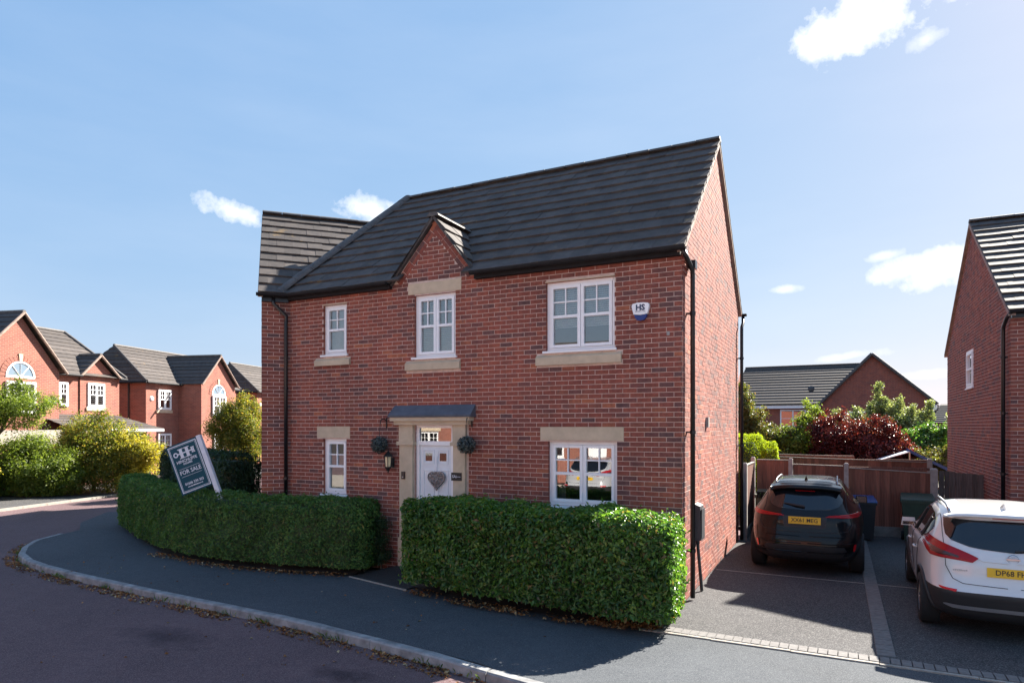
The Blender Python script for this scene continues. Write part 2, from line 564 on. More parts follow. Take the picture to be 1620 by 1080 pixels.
# ------------------------------------------------------------------ mesh helpers
class MB:
    def __init__(self):
        self.v, self.f = [], []

    def add(self, vs, fs):
        b = len(self.v)
        self.v += [tuple(p) for p in vs]
        self.f += [tuple(b + i for i in q) for q in fs]
        return self

    def box(self, x0, x1, y0, y1, z0, z1, M=None):
        vs = [Vector(p) for p in ((x0, y0, z0), (x1, y0, z0), (x1, y1, z0), (x0, y1, z0), (x0, y0, z1), (x1, y0, z1), (x1, y1, z1), (x0, y1, z1))]
        if M is not None:
            vs = [M @ p for p in vs]
        return self.add(vs, [(0, 3, 2, 1), (4, 5, 6, 7), (0, 1, 5, 4), (1, 2, 6, 5), (2, 3, 7, 6), (3, 0, 4, 7)])

    def quad(self, *p):
        return self.add(p, [tuple(range(len(p)))])

    def prism(self, base, vec):
        n = len(base)
        vec = Vector(vec)
        base = [Vector(p) for p in base]
        vs = base + [p + vec for p in base]
        return self.add(vs, [tuple(reversed(range(n))), tuple(range(n, 2 * n))] + [(i, (i + 1) % n, n + (i + 1) % n, n + i) for i in range(n)])

    def tube(self, pts, r, n=8, cap=True):
        pts = [Vector(p) for p in pts]
        rs = r if isinstance(r, (list, tuple)) else [r] * len(pts)
        rings = []
        ref = None
        for i, p in enumerate(pts):
            if i == 0:
                d = pts[1] - p
            elif i == len(pts) - 1:
                d = p - pts[-2]
            else:
                d = (pts[i + 1] - p).normalized() + (p - pts[i - 1]).normalized()
            d.normalize()
            if ref is None:
                ref = Vector((0, 0, 1)) if abs(d.z) < .9 else Vector((1, 0, 0))
            a = d.cross(ref).normalized()
            b = a.cross(d)
            ref = b if abs(b.dot(d)) < .5 else ref
            rings.append([p + (a * math.cos(2 * math.pi * k / n) + b * math.sin(2 * math.pi * k / n)) * rs[i] for k in range(n)])
        b0 = len(self.v)
        for rg in rings:
            self.v += [tuple(q) for q in rg]
        for i in range(len(rings) - 1):
            for k in range(n):
                k2 = (k + 1) % n
                self.f.append((b0 + i * n + k, b0 + i * n + k2, b0 + (i + 1) * n + k2, b0 + (i + 1) * n + k))
        if cap:
            self.f.append(tuple(b0 + k for k in reversed(range(n))))
            self.f.append(tuple(b0 + (len(rings) - 1) * n + k for k in range(n)))
        return self

    def lathe(self, prof, n=16, c=(0, 0, 0), axis='z'):
        b0 = len(self.v)
        for (r, h) in prof:
            for k in range(n):
                a = 2 * math.pi * k / n
                p = (r * math.cos(a), r * math.sin(a), h)
                if axis == 'x':
                    p = (p[2], p[0], p[1])
                elif axis == 'y':
                    p = (p[0], p[2], p[1])
                self.v.append((c[0] + p[0], c[1] + p[1], c[2] + p[2]))
        for i in range(len(prof) - 1):
            for k in range(n):
                k2 = (k + 1) % n
                q = (b0 + i * n + k, b0 + i * n + k2, b0 + (i + 1) * n + k2, b0 + (i + 1) * n + k)
                self.f.append(q if axis != 'y' else tuple(reversed(q)))
        return self

    def mesh(self, name):
        me = bpy.data.meshes.new(name)
        me.from_pydata(self.v, [], self.f)
        me.update()
        return me


WOFF = {}


def woff(p):
    return WOFF.get(p.name, Vector((0, 0, 0))) if p is not None else Vector((0, 0, 0))


def place(o, parent, local=False):
    """local=False: the mesh is in world metres (roots without rotation)."""
    COL.objects.link(o)
    if parent is not None:
        o.parent = parent
        if not local:
            o.location = o.location - woff(parent)
    WOFF[o.name] = Vector((0, 0, 0))
    return o


def obj(name, mb, mat, parent=None, kind=None, smooth=False, local=False, label=None):
    me = mb.mesh(name) if isinstance(mb, MB) else mb
    if mat:
        me.materials.clear()
        me.materials.append(MATS[mat])
    if smooth:
        me.polygons.foreach_set('use_smooth', [True] * len(me.polygons))
    o = bpy.data.objects.new(name, me)
    place(o, parent, local)
    if kind:
        o['kind'] = kind
    if label:
        o['label'] = label
    return o


def tag(o, label, cat, group=None):
    o['label'] = label
    o['category'] = cat
    if group:
        o['group'] = group
    return o


def thing(name, label, cat, loc=(0, 0, 0), rz=0.0, group=None):
    o = bpy.data.objects.new(name, None)
    o.empty_display_size = .2
    o.location = loc
    o.rotation_euler = (0, 0, rz)
    COL.objects.link(o)
    WOFF[o.name] = Vector(loc)
    return tag(o, label, cat, group)


def structure(name, mb, mat, parent=None):
    return obj(name, mb, mat, parent, kind='structure' if parent is None else None)


def joined(name, me_unit_v, me_unit_f, mats):
    """numpy join of many transformed copies of one small mesh"""
    v = np.array(me_unit_v, float)
    n = len(v)
    A = np.array([[list(r) for r in m] for m in mats])
    P = np.einsum('mij,nj->mni', A[:, :3, :3], v) + A[:, None, :3, 3]
    me = bpy.data.meshes.new(name)
    faces = []
    for k in range(len(mats)):
        b = k * n
        faces += [tuple(b + i for i in q) for q in me_unit_f]
    me.from_pydata(P.reshape(-1, 3).tolist(), [], faces)
    me.update()
    return me


def pieces(name, unit, mats, mat1, matn, parent, limit=300, restname=None, local=False, bulk=None):
    """nearest `limit` pieces as objects that share one mesh, the rest joined as stuff"""
    W = woff(parent)
    key = []
    for m in mats:
        p = m.translation
        if local:
            p = parent.matrix_basis @ p
        key.append((p - CAM).length)
    order = sorted(range(len(mats)), key=lambda i: key[i])
    me = unit.mesh(name)
    me.materials.append(MATS[mat1])
    for i in order[:limit]:
        o = bpy.data.objects.new(name, me)
        COL.objects.link(o)
        o.parent = parent
        m = mats[i].copy()
        if not local:
            m.translation = m.translation - W
        o.matrix_basis = m
    rest = order[limit:]
    if rest or bulk:
        mm = [mats[i] for i in rest] + (bulk or [])
        o = obj(restname or name + 's', joined(restname or name + 's', unit.v, unit.f, mm), matn, parent, kind='stuff', local=local)
        return o


class Frame:
    """a wall plane: origin, direction along (left to right seen from outside), outward normal"""

    def __init__(self, O, a, n):
        self.O, self.a, self.n = Vector(O), Vector(a).normalized(), Vector(n).normalized()

    def P(self, s, z, d=0.0):
        p = self.O + self.a * s + self.n * d
        return Vector((p.x, p.y, p.z + z))

    def M(self, s, z, d=0.0):
        p = self.P(s, z, d)
        a, y = self.a, -self.n
        return Matrix(((a.x, y.x, 0, p.x), (a.y, y.y, 0, p.y), (a.z, y.z, 1, p.z), (0, 0, 0, 1)))

    def box(self, mb, s0, s1, z0, z1, d0, d1):
        return mb.box(s0, s1, -d1, -d0, z0, z1, self.M(0, 0))


def wall_sheet(fr, s0, s1, z0, z1, openings, reveal=.12, top=None):
    """flat sheet with openings and their reveals; top = extra polygon (s,z) above"""
    mb, rv = MB(), MB()
    S = sorted({s0, s1, *[o[0] for o in openings], *[o[1] for o in openings]})
    Z = sorted({z0, z1, *[o[2] for o in openings], *[o[3] for o in openings]})
    S = [x for x in S if s0 <= x <= s1]
    Z = [x for x in Z if z0 <= x <= z1]
    for i in range(len(S) - 1):
        for j in range(len(Z) - 1):
            cs, cz = (S[i] + S[i + 1]) / 2, (Z[j] + Z[j + 1]) / 2
            if any(o[0] < cs < o[1] and o[2] < cz < o[3] for o in openings):
                continue
            mb.quad(fr.P(S[i], Z[j]), fr.P(S[i + 1], Z[j]), fr.P(S[i + 1], Z[j + 1]), fr.P(S[i], Z[j + 1]))
    for (a, b, c, d) in openings:
        d1 = min(d, z1 + 9)
        rv.quad(fr.P(a, c), fr.P(a, d1), fr.P(a, d1, -reveal), fr.P(a, c, -reveal))
        rv.quad(fr.P(b, d1), fr.P(b, c), fr.P(b, c, -reveal), fr.P(b, d1, -reveal))
        rv.quad(fr.P(a, d1), fr.P(b, d1), fr.P(b, d1, -reveal), fr.P(a, d1, -reveal))
        rv.quad(fr.P(b, c), fr.P(a, c), fr.P(a, c, -reveal), fr.P(b, c, -reveal))
    if top:
        mb.quad(*[fr.P(s, z) for s, z in top])
    return mb, rv


BRICK = MB().box(0, .215, -.004, .012, 0, .065)


def lay_bricks(fr, outline, z0, z1, openings, full, cut, phase=0):
    """courses of stretchers; outline(z) -> list of (s0, s1)"""
    k = 0
    z = z0
    while z + .06 < z1:
        za, zb = z + .005, z + .07
        off = (.1125 if (k + phase) % 2 else 0.0)
        for (a, b) in outline((za + zb) / 2):
            segs = [(a, b)]
            for (oa, ob, oc, od) in openings:
                if zb > oc + .012 and za < od - .012:
                    new = []
                    for (x, y) in segs:
                        if ob <= x or oa >= y:
                            new.append((x, y))
                        else:
                            if oa > x:
                                new.append((x, oa))
                            if ob < y:
                                new.append((ob, y))
                    segs = new
            for (x, y) in segs:
                i0 = math.floor((x - off) / .225)
                s = off + i0 * .225
                while s < y:
                    p, q = max(s, x), min(s + .215, y)
                    if q - p > .025:
                        jit = random.uniform(-.0022, .0022)
                        M = fr.M(p, za, jit)
                        if q - p > .2145:
                            full.append(M)
                        else:
                            M = M @ Matrix.Diagonal(((q - p) / .215, 1, 1, 1))
                            cut.append(M)
                    s += .225
        z += .075
        k += 1


# ------------------------------------------------------------------ windows
def window(parent, fr, s0, s1, z0, z1, cols=1, recess=.055, blind=None, sill=True, local=False, label=None, fw=.052, bars=True, arch=False):
    f = MB()
    D0, D1 = -recess - .07, -recess
    fr.box(f, s0, s1, z0, z0 + fw, D0, D1)
    fr.box(f, s0, s1, z1 - fw, z1, D0, D1)
    fr.box(f, s0, s0 + fw, z0 + fw, z1 - fw, D0, D1)
    fr.box(f, s1 - fw, s1, z0 + fw, z1 - fw, D0, D1)
    win = obj('window', f, 'white_plastic', parent, local=local)
    W = (s1 - s0 - 2 * fw)
    cw = W / cols
    for c in range(cols):
        a = s0 + fw + c * cw
        b = a + cw
        sf = MB()
        sw = .05
        e = .012
        zb, zt = z0 + fw, z1 - fw
        zm = zb + (zt - zb) * .50
        ga, gb = a + .004, b - .004
        fr.box(sf, ga, gb, zb + .004, zb + sw, D0 + .01, D1 + e)
        fr.box(sf, ga, gb, zt - sw, zt - .004, D0 + .01, D1 + e)
        fr.box(sf, ga, ga + sw, zb + sw, zt - sw, D0 + .01, D1 + e)
        fr.box(sf, gb - sw, gb, zb + sw, zt - sw, D0 + .01, D1 + e)
        fr.box(sf, ga + sw, gb - sw, zm - .022, zm + .022, D0 + .01, D1 + e - .002)
        obj('sash', sf, 'white_plastic', win, local=local)
        if bars:
            gbm = MB()
            mx = (ga + gb) / 2
            zq = (zm + zt - sw) / 2 + .01
            fr.box(gbm, mx - .010, mx + .010, zm + .022, zt - sw, D1 - .028, D1 - .004)
            fr.box(gbm, ga + sw, mx - .010, zq - .010, zq + .010, D1 - .028, D1 - .005)
            fr.box(gbm, mx + .010, gb - sw, zq - .010, zq + .010, D1 - .028, D1 - .005)
            obj('glazing_bar', gbm, 'white_plastic', win, local=local)
        for (za, zc) in ((zb + sw, zm - .022), (zm + .022, zt - sw)):
            g = MB()
            tl = random.uniform(-.002, .002)
            g.quad(fr.P(ga + sw - .006, za - .006, D1 - .03), fr.P(gb - sw + .006, za - .006, D1 - .03 + tl), fr.P(gb - sw + .006, zc + .006, D1 - .03 + tl), fr.P(ga + sw - .006, zc + .006, D1 - .03))
            obj('pane', g, 'window_glass', win, local=local)
        if blind:
            bl = MB()
            zlo = zb + sw + (zt - zb) * blind.get('open', 0)
            z = zlo
            while z < zt - .03:
                M = fr.M(0, z, D0 - .06) @ Matrix.Rotation(R(blind.get('tilt', 28)), 4, 'X')
                bl.box(a + .01, b - .01, -.022, .022, -.001, .001, M)
                z += .034
            obj('blind', bl, blind.get('mat', 'blind'), win, local=local)
    if sill:
        sm = MB()
        fr.box(sm, s0 - .05, s1 + .035, z0 - .035, z0 - .001, D0, .045)
        obj('sill', sm, 'white_plastic', win, local=local)
    if label:
        win['label'] = label
    return win


def text_mesh(txt, size, mat, name, parent, M, extrude=.0012, bold=0.0, align='CENTER', sx=1.0, local=True):
    cu = bpy.data.curves.new(name, 'FONT')
    cu.body = txt
    cu.size = size
    cu.extrude = extrude
    cu.offset = bold
    cu.resolution_u = 2
    cu.align_x = align
    cu.align_y = 'CENTER'
    tmp = bpy.data.objects.new(name + '_tmp', cu)
    COL.objects.link(tmp)
    dg = bpy.context.evaluated_depsgraph_get()
    me = bpy.data.meshes.new_from_object(tmp.evaluated_get(dg))
    bpy.data.objects.remove(tmp)
    bpy.data.curves.remove(cu)
    me.name = name
    me.transform(M @ Matrix.Diagonal((sx, 1, 1, 1)))
    return obj(name, me, mat, parent, local=local)

# ================================================================== GROUND
structure('ground', MB().quad((-500, -500, -.20), (500, -500, -.20), (500, 900, -.20), (-500, 900, -.20)), 'soil')
ROADZ = -.11
structure('road', MB().quad((-60, -30, ROADZ), (40, -30, ROADZ), (40, 60, ROADZ), (-60, 60, ROADZ)), 'road_asphalt')

KERB = [(14, 5.75), (6, 5.85), (1, 5.95), (-2.83, 6.1), (-3.54, 6.28), (-5.09, 6.5), (-6.98, 6.70), (-8.93, 6.78), (-11.66, 6.95), (-13.31, 7.11), (-14.72, 7.41), (-15.75, 7.93), (-16.55, 8.55), (-16.95, 9.15), (-17.3, 9.9)]


def resample(pts, step):
    P = [Vector((x, y, 0)) for x, y in pts]
    # Catmull-Rom densify
    Q = []
    for i in range(len(P) - 1):
        p0 = P[max(i - 1, 0)]
        p1, p2 = P[i], P[i + 1]
        p3 = P[min(i + 2, len(P) - 1)]
        for k in range(12):
            t = k / 12
            Q.append(.5 * ((2 * p1) + (-p0 + p2) * t + (2 * p0 - 5 * p1 + 4 * p2 - p3) * t * t + (-p0 + 3 * p1 - 3 * p2 + p3) * t ** 3))
    Q.append(P[-1])
    out = [Q[0]]
    acc = 0
    for a, b in zip(Q, Q[1:]):
        d = (b - a).length
        while acc + d >= step:
            r = (step - acc) / d
            a = a + (b - a) * r
            out.append(a.copy())
            d = (b - a).length
            acc = 0
        acc += d
    return out


kp = resample(KERB, .915)
kpf = resample(KERB, .15)
pav_poly = [(p.x, p.y + .03) for p in kpf] + [(-18.6, 10.7), (-20.2, 12.4), (-18.6, 14.2), (-14.0, 13.2), (-10.6, 12), (-8, 9.6), (0, 9.4), (14, 9.2)]
pav = structure('pavement', MB().quad(*[(x, y, 0) for x, y in pav_poly]), 'pavement_asphalt')
structure('driveway', MB().quad((-2.05, 8.52, .006), (14, 8.25, .006), (14, 30, .006), (-2.05, 30, .006)), 'drive_asphalt')

# kerb stones, one by one
for i in range(len(kp) - 1):
    a, b = kp[i], kp[i + 1]
    d = (b - a)
    L = d.length - .008
    d.normalize()
    M = Matrix.Translation(a) @ Matrix.Rotation(math.atan2(d.y, d.x), 4, 'Z')
    drop = 0
    c = .018
    z1 = .006 + drop + random.uniform(-.003, .003)
    prof = [(-.015, -.17), (-.015, z1), (.085, z1), (.085 + c, z1 - c), (.115, -.17)]
    mb = MB()
    n = len(prof)
    vs = [M @ Vector((0, y, z)) for y, z in prof] + [M @ Vector((L, y, z)) for y, z in prof]
    mb.add(vs, [tuple(range(n)), tuple(reversed(range(n, 2 * n)))] + [(k, n + k, n + (k + 1) % n, (k + 1) % n) for k in range(n)])
    obj('kerb_stone', mb, 'kerb', pav)

# soldier course of paving blocks across the drive, pale edging in front of it
drive = bpy.data.objects['driveway']
sett_u = MB()
sett_u.add([(.003, .003, 0), (.102, .003, 0), (.102, .197, 0), (.003, .197, 0), (.007, .007, .016), (.098, .007, .016), (.098, .193, .016), (.007, .193, .016)], [(4, 5, 6, 7), (0, 1, 5, 4), (1, 2, 6, 5), (2, 3, 7, 6), (3, 0, 4, 7)])
slope = (8.25 - 8.52) / 16.05
sm = []
x = -2.1
while x < 6.5:
    y = 8.34 + (x + 2.05) * slope
    M = Matrix.Translation((x, y, .006 + random.uniform(-.002, .002))) @ Matrix.Rotation(math.atan(slope) + random.uniform(-.01, .01), 4, 'Z')
    sm.append(M)
    x += .105
ym = 8.56
while ym < 17.6:
    M = Matrix.Translation((.60, ym, .006 + random.uniform(-.002, .002))) @ Matrix.Rotation(R(90) + random.uniform(-.01, .01), 4, 'Z')
    sm.append(M)
    ym += .105
pieces('paving_block', sett_u, sm, 'sett', 'sett', drive)
ed = MB()
x = -2.3
while x < 9:
    y = 8.27 + (x + 2.05) * slope
    ed.box(x, x + .9, y + .008, y + .056, -.05, .016, None)
    x += .906
obj('edging_strip', ed, 'edging', pav)
ed2 = MB().box(-2.0, 10, 12.4, 12.43, 0, .010)
obj('joint_line', ed2, 'edging', drive)

# planted beds and path to the door
bed = MB().quad((-2.12, 8.75, .03), (-2.12, 9.76, .05), (-6.2, 9.76, .08), (-6.2, 8.75, .04), (-5.2, 8.42, .03), (-3.2, 8.30, .03), (-2.35, 8.36, .025))
bed.quad((-7.65, 8.98, .03), (-7.65, 9.76, .10), (-9.95, 9.76, .10), (-10.3, 9.36, .10), (-14.6, 13.2, .1), (-18.2, 12.8, .05), (-17.6, 11.3, .03), (-16.5, 10.6, .03), (-15.2, 9.95, .03), (-12.6, 8.88, .03), (-10.4, 8.52, .03), (-8.9, 8.66, .03))
structure('garden_bed', bed, 'soil')
structure('path', MB().quad((-7.64, 8.95, .012), (-6.22, 8.62, .012), (-6.0, 9.76, .10), (-7.2, 9.76, .10)), 'path_asphalt')
pe = MB().box(0, 1.5, -.004, .022, -.03, .018, Matrix.Translation((-7.66, 8.93, 0)) @ Matrix.Rotation(math.atan2(-.33, 1.42), 4, 'Z'))
obj('edging_strip', pe, 'edging', bpy.data.objects['path'])

# far side of the side street
T15 = Vector((-math.sin(R(15)), math.cos(R(15)), 0))
N15 = Vector((math.cos(R(15)), math.sin(R(15)), 0))


def street(s, p, z=0.0):
    q = Vector((-32.4, 17.5, 0)) + T15 * s + N15 * p
    return Vector((q.x, q.y, z))


fp = MB().quad(street(-22, 6.2, -.05), street(40, 6.2, -.05), street(40, 2.6, -.05), street(-22, 2.6, -.05))
fpo = structure('far_pavement', fp, 'drive_asphalt')
s = -20.0
while s < 24:
    mb = MB()
    Mx = Matrix.Translation(street(s, 6.2, 0)) @ Matrix.Rotation(R(105), 4, 'Z')
    mb.box(0, .905, -.13, .0, -.15, -.03, Mx)
    obj('kerb_stone', mb, 'edging', fpo)
    s += .915
structure('verge_ground', MB().quad(street(-22, 2.7, -.03), street(40, 2.7, -.03), street(40, -14, -.03), street(-22, -14, -.03)), 'soil')
structure('back_garden', MB().quad((-14, 17.95, -.02), (2.0, 18.3, -.02), (3, 24, -.02), (30, 26, -.02), (40, 120, -.02), (-40, 120, -.02), (-14, 40, -.02)), 'soil')

# ================================================================== MAIN HOUSE
X0, X1, Y0, Y1 = -9.94, -2.06, 9.77, 15.85
house = thing('brick_house', 'large red brick house with stone doorway, dark tiled roof and small front gable', 'house', (X1, Y0, 0))
EAVE, RIDGE, YR = 5.27, 8.05, 12.82
PITCH = (RIDGE - EAVE) / 3.2
F = Frame((X0, Y0, 0), (1, 0, 0), (0, -1, 0))
sx = lambda X: X - X0
win_front = [(-9.02, -8.43, 4.03, 5.0), (-6.86, -5.99, 3.88, 5.0), (-4.26, -3.10, 3.86, 4.975), (-9.02, -8.44, 1.33, 2.40), (-4.22, -3.06, 1.36, 2.395)]
ops = [(sx(a), sx(b), c, d) for a, b, c, d in win_front]
door_op = (sx(-6.84), sx(-6.03), .10, 2.66)
stones = [(-9.21, -8.335, 3.82, 3.965), (-7.04, -5.885, 3.65, 3.815), (-4.43, -2.985, 3.63, 3.80), (-7.0, -5.87, 5.022, 5.222), (-9.18, -8.35, 2.417, 2.642), (-4.365, -2.95, 2.412, 2.632), (-9.2, -8.34, 1.13, 1.27), (-4.4, -2.98, 1.15, 1.30)]
sops = [(sx(a), sx(b), c, d) for a, b, c, d in stones]
DX, DZ, DL, DR = -6.42, 6.30, -7.27, -5.62      # little gable: apex, feet
sheet, rev = wall_sheet(F, 0, X1 - X0, 0, 5.3, ops + [door_op], .13, top=[(sx(DL) - .02, 5.3), (sx(DR) + .02, 5.3), (sx(DX), DZ - .02)])
obj('wall', sheet, 'mortar', house)
obj('reveal', rev, 'brick_far', house, kind='stuff')
bf, bc = [], []


def out_front(z):
    if z < 5.27:
        return [(0.0, X1 - X0)]
    k = (z - 5.3) / (DZ - 5.3)
    ins = .19
    a, b = DL + (DX - DL) * k + ins, DR + (DX - DR) * k - ins
    return [(sx(a), sx(b))] if b > a + .05 else []


surround = (sx(-7.20), sx(-5.72), 0, 2.93)
lay_bricks(F, out_front, 0, DZ - .2, ops + sops + [surround], bf, bc)
# raking courses of the small gable
for (xa, za, xb, zb, side) in ((DL, 5.31, DX, DZ, 1), (DR, 5.31, DX, DZ, -1)):
    L = math.hypot(xb - xa, zb - za)
    ang = math.atan2(zb - za, (xb - xa))
    for row in range(2):
        s = .0
        while s < L - .1 - row * .06:
            M = Matrix.Translation((xa, Y0, za)) @ Matrix.Rotation(-ang, 4, 'Y') @ Matrix.Translation((s, random.uniform(-.002, .002) - .003, (-.078 - .072 * row) if side > 0 else (.012 + .072 * row)))
            bc.append(M)
            s += .225
# gable wall facing the drive
G = Frame((X1, Y0, 0), (0, 1, 0), (1, 0, 0))
GW = Y1 - Y0


def rake_z(Y, th=.10):
    return RIDGE - abs(Y - YR) * PITCH - th


def out_gable(z):
    if z < rake_z(Y0):
        return [(0.0, GW)]
    dz = (RIDGE - .10 - z) / PITCH
    a, b = YR - dz - Y0, YR + dz - Y0
    return [(max(0, a), min(GW, b))] if b > a + .05 else []


gt = [(0, rake_z(Y0)), (GW, rake_z(Y1)), (YR - Y0, RIDGE - .10)]
gs, _ = wall_sheet(G, 0, GW, 0, min(rake_z(Y0), rake_z(Y1)), [], top=gt)
obj('wall', gs, 'mortar', house)
gf, gc = [], []
lay_bricks(G, out_gable, 0, RIDGE - .2, [], gf, gc, 1)
# wing that turns away at 44 degrees
PHI = R(44)
U = Vector((math.sin(PHI), math.cos(PHI), 0))
NI = Vector((-math.cos(PHI), math.sin(PHI), 0))
E0 = Vector((-10.27, 9.38, 0))
WL, WD = 5.0, 5.9
B0 = E0 + NI * WD
Fw = Frame(E0, U, -NI)
ws, _ = wall_sheet(Fw, 0, WL, 0, 5.25, [])
obj('wall', ws, 'mortar', house)
lay_bricks(Fw, lambda z: [(0, .75)], 0, 5.2, [], gf, gc)
Fg = Frame(B0, -NI, -U)
WR, WP = 7.77, (7.77 - 5.27) / 3.1


def out_wg(z):
    dz = (WR - .12 - z) / WP
    a, b = max(0, WD / 2 - dz), min(WD, WD / 2 + dz)
    return [(a, b)] if b > a + .05 else []


wgz = WR - .12 - WD / 2 * WP
wgs, _ = wall_sheet(Fg, 0, WD, 0, wgz, [], top=[(0, wgz), (WD, wgz), (WD / 2, WR - .12)])
obj('wall', wgs, 'mortar', house)
lay_bricks(Fg, out_wg, 0, WR - .2, [], gf, gc)
# closing walls at the back
bk = MB()
bk.quad((X1, Y1, 0), (-13, Y1, 0), (-13, Y1, 5.2), (X1, Y1, 5.2))
e1 = E0 + U * WL
b1 = B0 + U * WL
bk.quad(e1, b1, b1 + Vector((0, 0, 5.2)), e1 + Vector((0, 0, 5.2)))
bk.quad(B0, b1, b1 + Vector((0, 0, 5.2)), B0 + Vector((0, 0, 5.2)))
obj('rear_wall', bk, 'brick_far', house)
fl = MB().quad((X0, Y0 + .2, 2.75), (X1, Y0 + .2, 2.75), (X1, Y1, 2.75), (X0, Y1, 2.75))
fl.quad((X0, Y0 + .2, .12), (X1, Y0 + .2, .12), (X1, Y1, .12), (X0, Y1, .12))
fl.quad((X0, Y0 + 3.2, .1), (X1 - .05, Y0 + 3.2, .1), (X1 - .05, Y0 + 3.2, 6), (X0, Y0 + 3.2, 6))
obj('inner_floor', fl, 'dark_room', house)
vis_f = [m for m in bf if m.translation.z > 1.2]
hid_f = [m for m in bf if m.translation.z <= 1.2]
pieces('brick', BRICK, vis_f, 'brick_single', 'brick_joined', house, 300, 'brickwork', bulk=hid_f + bc + gf + gc)

# stone dressings
for k, (a, b, c, d) in enumerate(stones):
    mb = MB()
    lint = k in (3, 4, 5)
    if lint:
        F.box(mb, sx(a) + .004, sx(b) - .004, c + .003, d - .003, -.1, .010)
    else:
        s0, s1 = sx(a), sx(b)
        prof = [(-.1, c), (.055, c), (.055, d - .045), (.0, d), (-.1, d)]
        mb.prism([F.P(s0, z, dd) for dd, z in prof], F.a * (s1 - s0))
    obj('lintel' if lint else 'stone_sill', mb, 'stone', house)
# windows
wl = [dict(cols=1, blind=dict(mat='curtain', tilt=80)), dict(cols=2, blind=dict(tilt=30)), dict(cols=2, blind=dict(tilt=42, open=.30)), dict(cols=1), dict(cols=2)]
for k, (o, kw) in enumerate(zip(ops, wl)):
    window(house, F, *o, **kw, sill=True)
# thin pale drip line over the upper windows
for o in (ops[0], ops[2]):
    mb = MB()
    F.box(mb, o[0] - .015, o[1] + .01, o[3] + .002, o[3] + .018, -.02, .014)
    obj('drip_strip', mb, 'stone', house)
# curtains / furniture hints inside the two ground floor rooms
cu = MB()
for (xa, xb) in ((-8.72, -8.46), (-4.15, -4.02), (-3.25, -3.10)):
    n = 8
    for i in range(n):
        x0, x1 = xa + (xb - xa) * i / n, xa + (xb - xa) * (i + 1) / n
        ya, yb = Y0 + .26 + (.03 if i % 2 else 0), Y0 + .26 + (0 if i % 2 else .03)
        cu.quad((x0, ya, 1.3), (x1, yb, 1.3), (x1, yb, 2.42), (x0, ya, 2.42))
obj('curtain', cu, 'curtain', house)

# ---- roof
TILE_W, ROWS = .33, 12
tile_u = MB()
LEN = 4.24 / ROWS
# x along eave, y up the slope, z out of the roof: wedge, thick at the butt
tile_u.add([(.0012, 0, .006), (TILE_W - .0012, 0, .006), (TILE_W - .0012, LEN + .05, -.012), (.0012, LEN + .05, -.012),
            (.0012, 0, .044), (TILE_W - .0012, 0, .044), (TILE_W - .0012, LEN + .05, .006), (.0012, LEN + .05, .006)],
           [(4, 5, 6, 7), (0, 1, 5, 4), (1, 2, 6, 5), (3, 0, 4, 7), (0, 3, 2, 1)])


def roof_tiles(origin, along, up, rows, gauge, smin, smax, mats, scale_w=1.0):
    """smin/smax(v): limits along the eave at slope distance v"""
    along, up = Vector(along).normalized(), Vector(up).normalized()
    nz = along.cross(up)
    for r in range(rows):
        v = r * gauge
        a, b = smin(v + gauge / 2), smax(v + gauge / 2)
        s = math.floor(a / TILE_W) * TILE_W - (TILE_W / 2 if r % 2 else 0)
        while s < b:
            p, q = max(s, a), min(s + TILE_W, b)
            if q - p > .03:
                P = Vector(origin) + along * p + up * (v + random.uniform(-.006, .006)) + nz * random.uniform(-.004, .006)
                M = Matrix(((along.x, up.x, nz.x, P.x), (along.y, up.y, nz.y, P.y), (along.z, up.z, nz.z, P.z), (0, 0, 0, 1)))
                M = M @ Matrix.Rotation(random.uniform(-.006, .006), 4, 'Z') @ Matrix.Rotation(random.uniform(-.004, .004), 4, 'Y') @ Matrix.Diagonal(((q - p) / TILE_W, 1, 1, 1))
                mats.append(M)
            s += TILE_W


tm = []
c41, s41 = math.cos(math.atan(PITCH)), math.sin(math.atan(PITCH))
upf = Vector((0, c41, s41))
XV = -1.99                                         # verge at the drive side
HT = Vector((-9.2, YR, RIDGE))                     # hip top
HB = Vector((-10.06, 9.60, 5.255))                 # hip foot
SL = 3.22 / c41
hipx = lambda v: HB.x + (HT.x - HB.x) * min(1, v / SL)
OX = HB.x
under = MB()
zc_ = 5.245 + (9.80 - 9.60) * PITCH
under.quad((HB.x + .05, 9.80, zc_), (XV, 9.80, zc_), (XV, YR, RIDGE - .01), (HT.x, YR, RIDGE - .01))
under.quad((HB.x, 9.60, 5.245), (DL - .02, 9.60, 5.245), (DL - .02, 9.80, zc_), (HB.x + .05, 9.80, zc_))
under.quad((DR + .02, 9.60, 5.245), (XV, 9.60, 5.245), (XV, 9.80, zc_), (DR + .02, 9.80, zc_))
under.quad((XV, 16.02, 5.255), (HB.x, 16.02, 5.255), (HT.x, YR, RIDGE - .01), (XV, YR, RIDGE - .01))
under.quad((HB.x, 16.02, 5.25), (HB.x, 9.60, 5.25), (HT.x, YR, RIDGE - .01))
# little gable cuts: dormer roof lies over the main slope, bricks rise in front
roof = obj('roof', under, 'ridge_tile', house)


def not_dormer(m):
    p = m.translation
    cx = p.x + .16
    if p.y < Y0 + .04 and DL + .12 < cx < DR - .12:
        return False
    return True


mf = []
roof_tiles((OX, 9.60, 5.255), (1, 0, 0), upf, ROWS, SL / ROWS, lambda v: hipx(v) - OX + .03, lambda v: XV - OX, mf)
tm += [m for m in mf if not_dormer(m)]
# rear slope
mr = []
roof_tiles((XV, 16.04, 5.255), (-1, 0, 0), (0, -c41, s41), ROWS, SL / ROWS, lambda v: 0, lambda v: XV - hipx(v), mr)
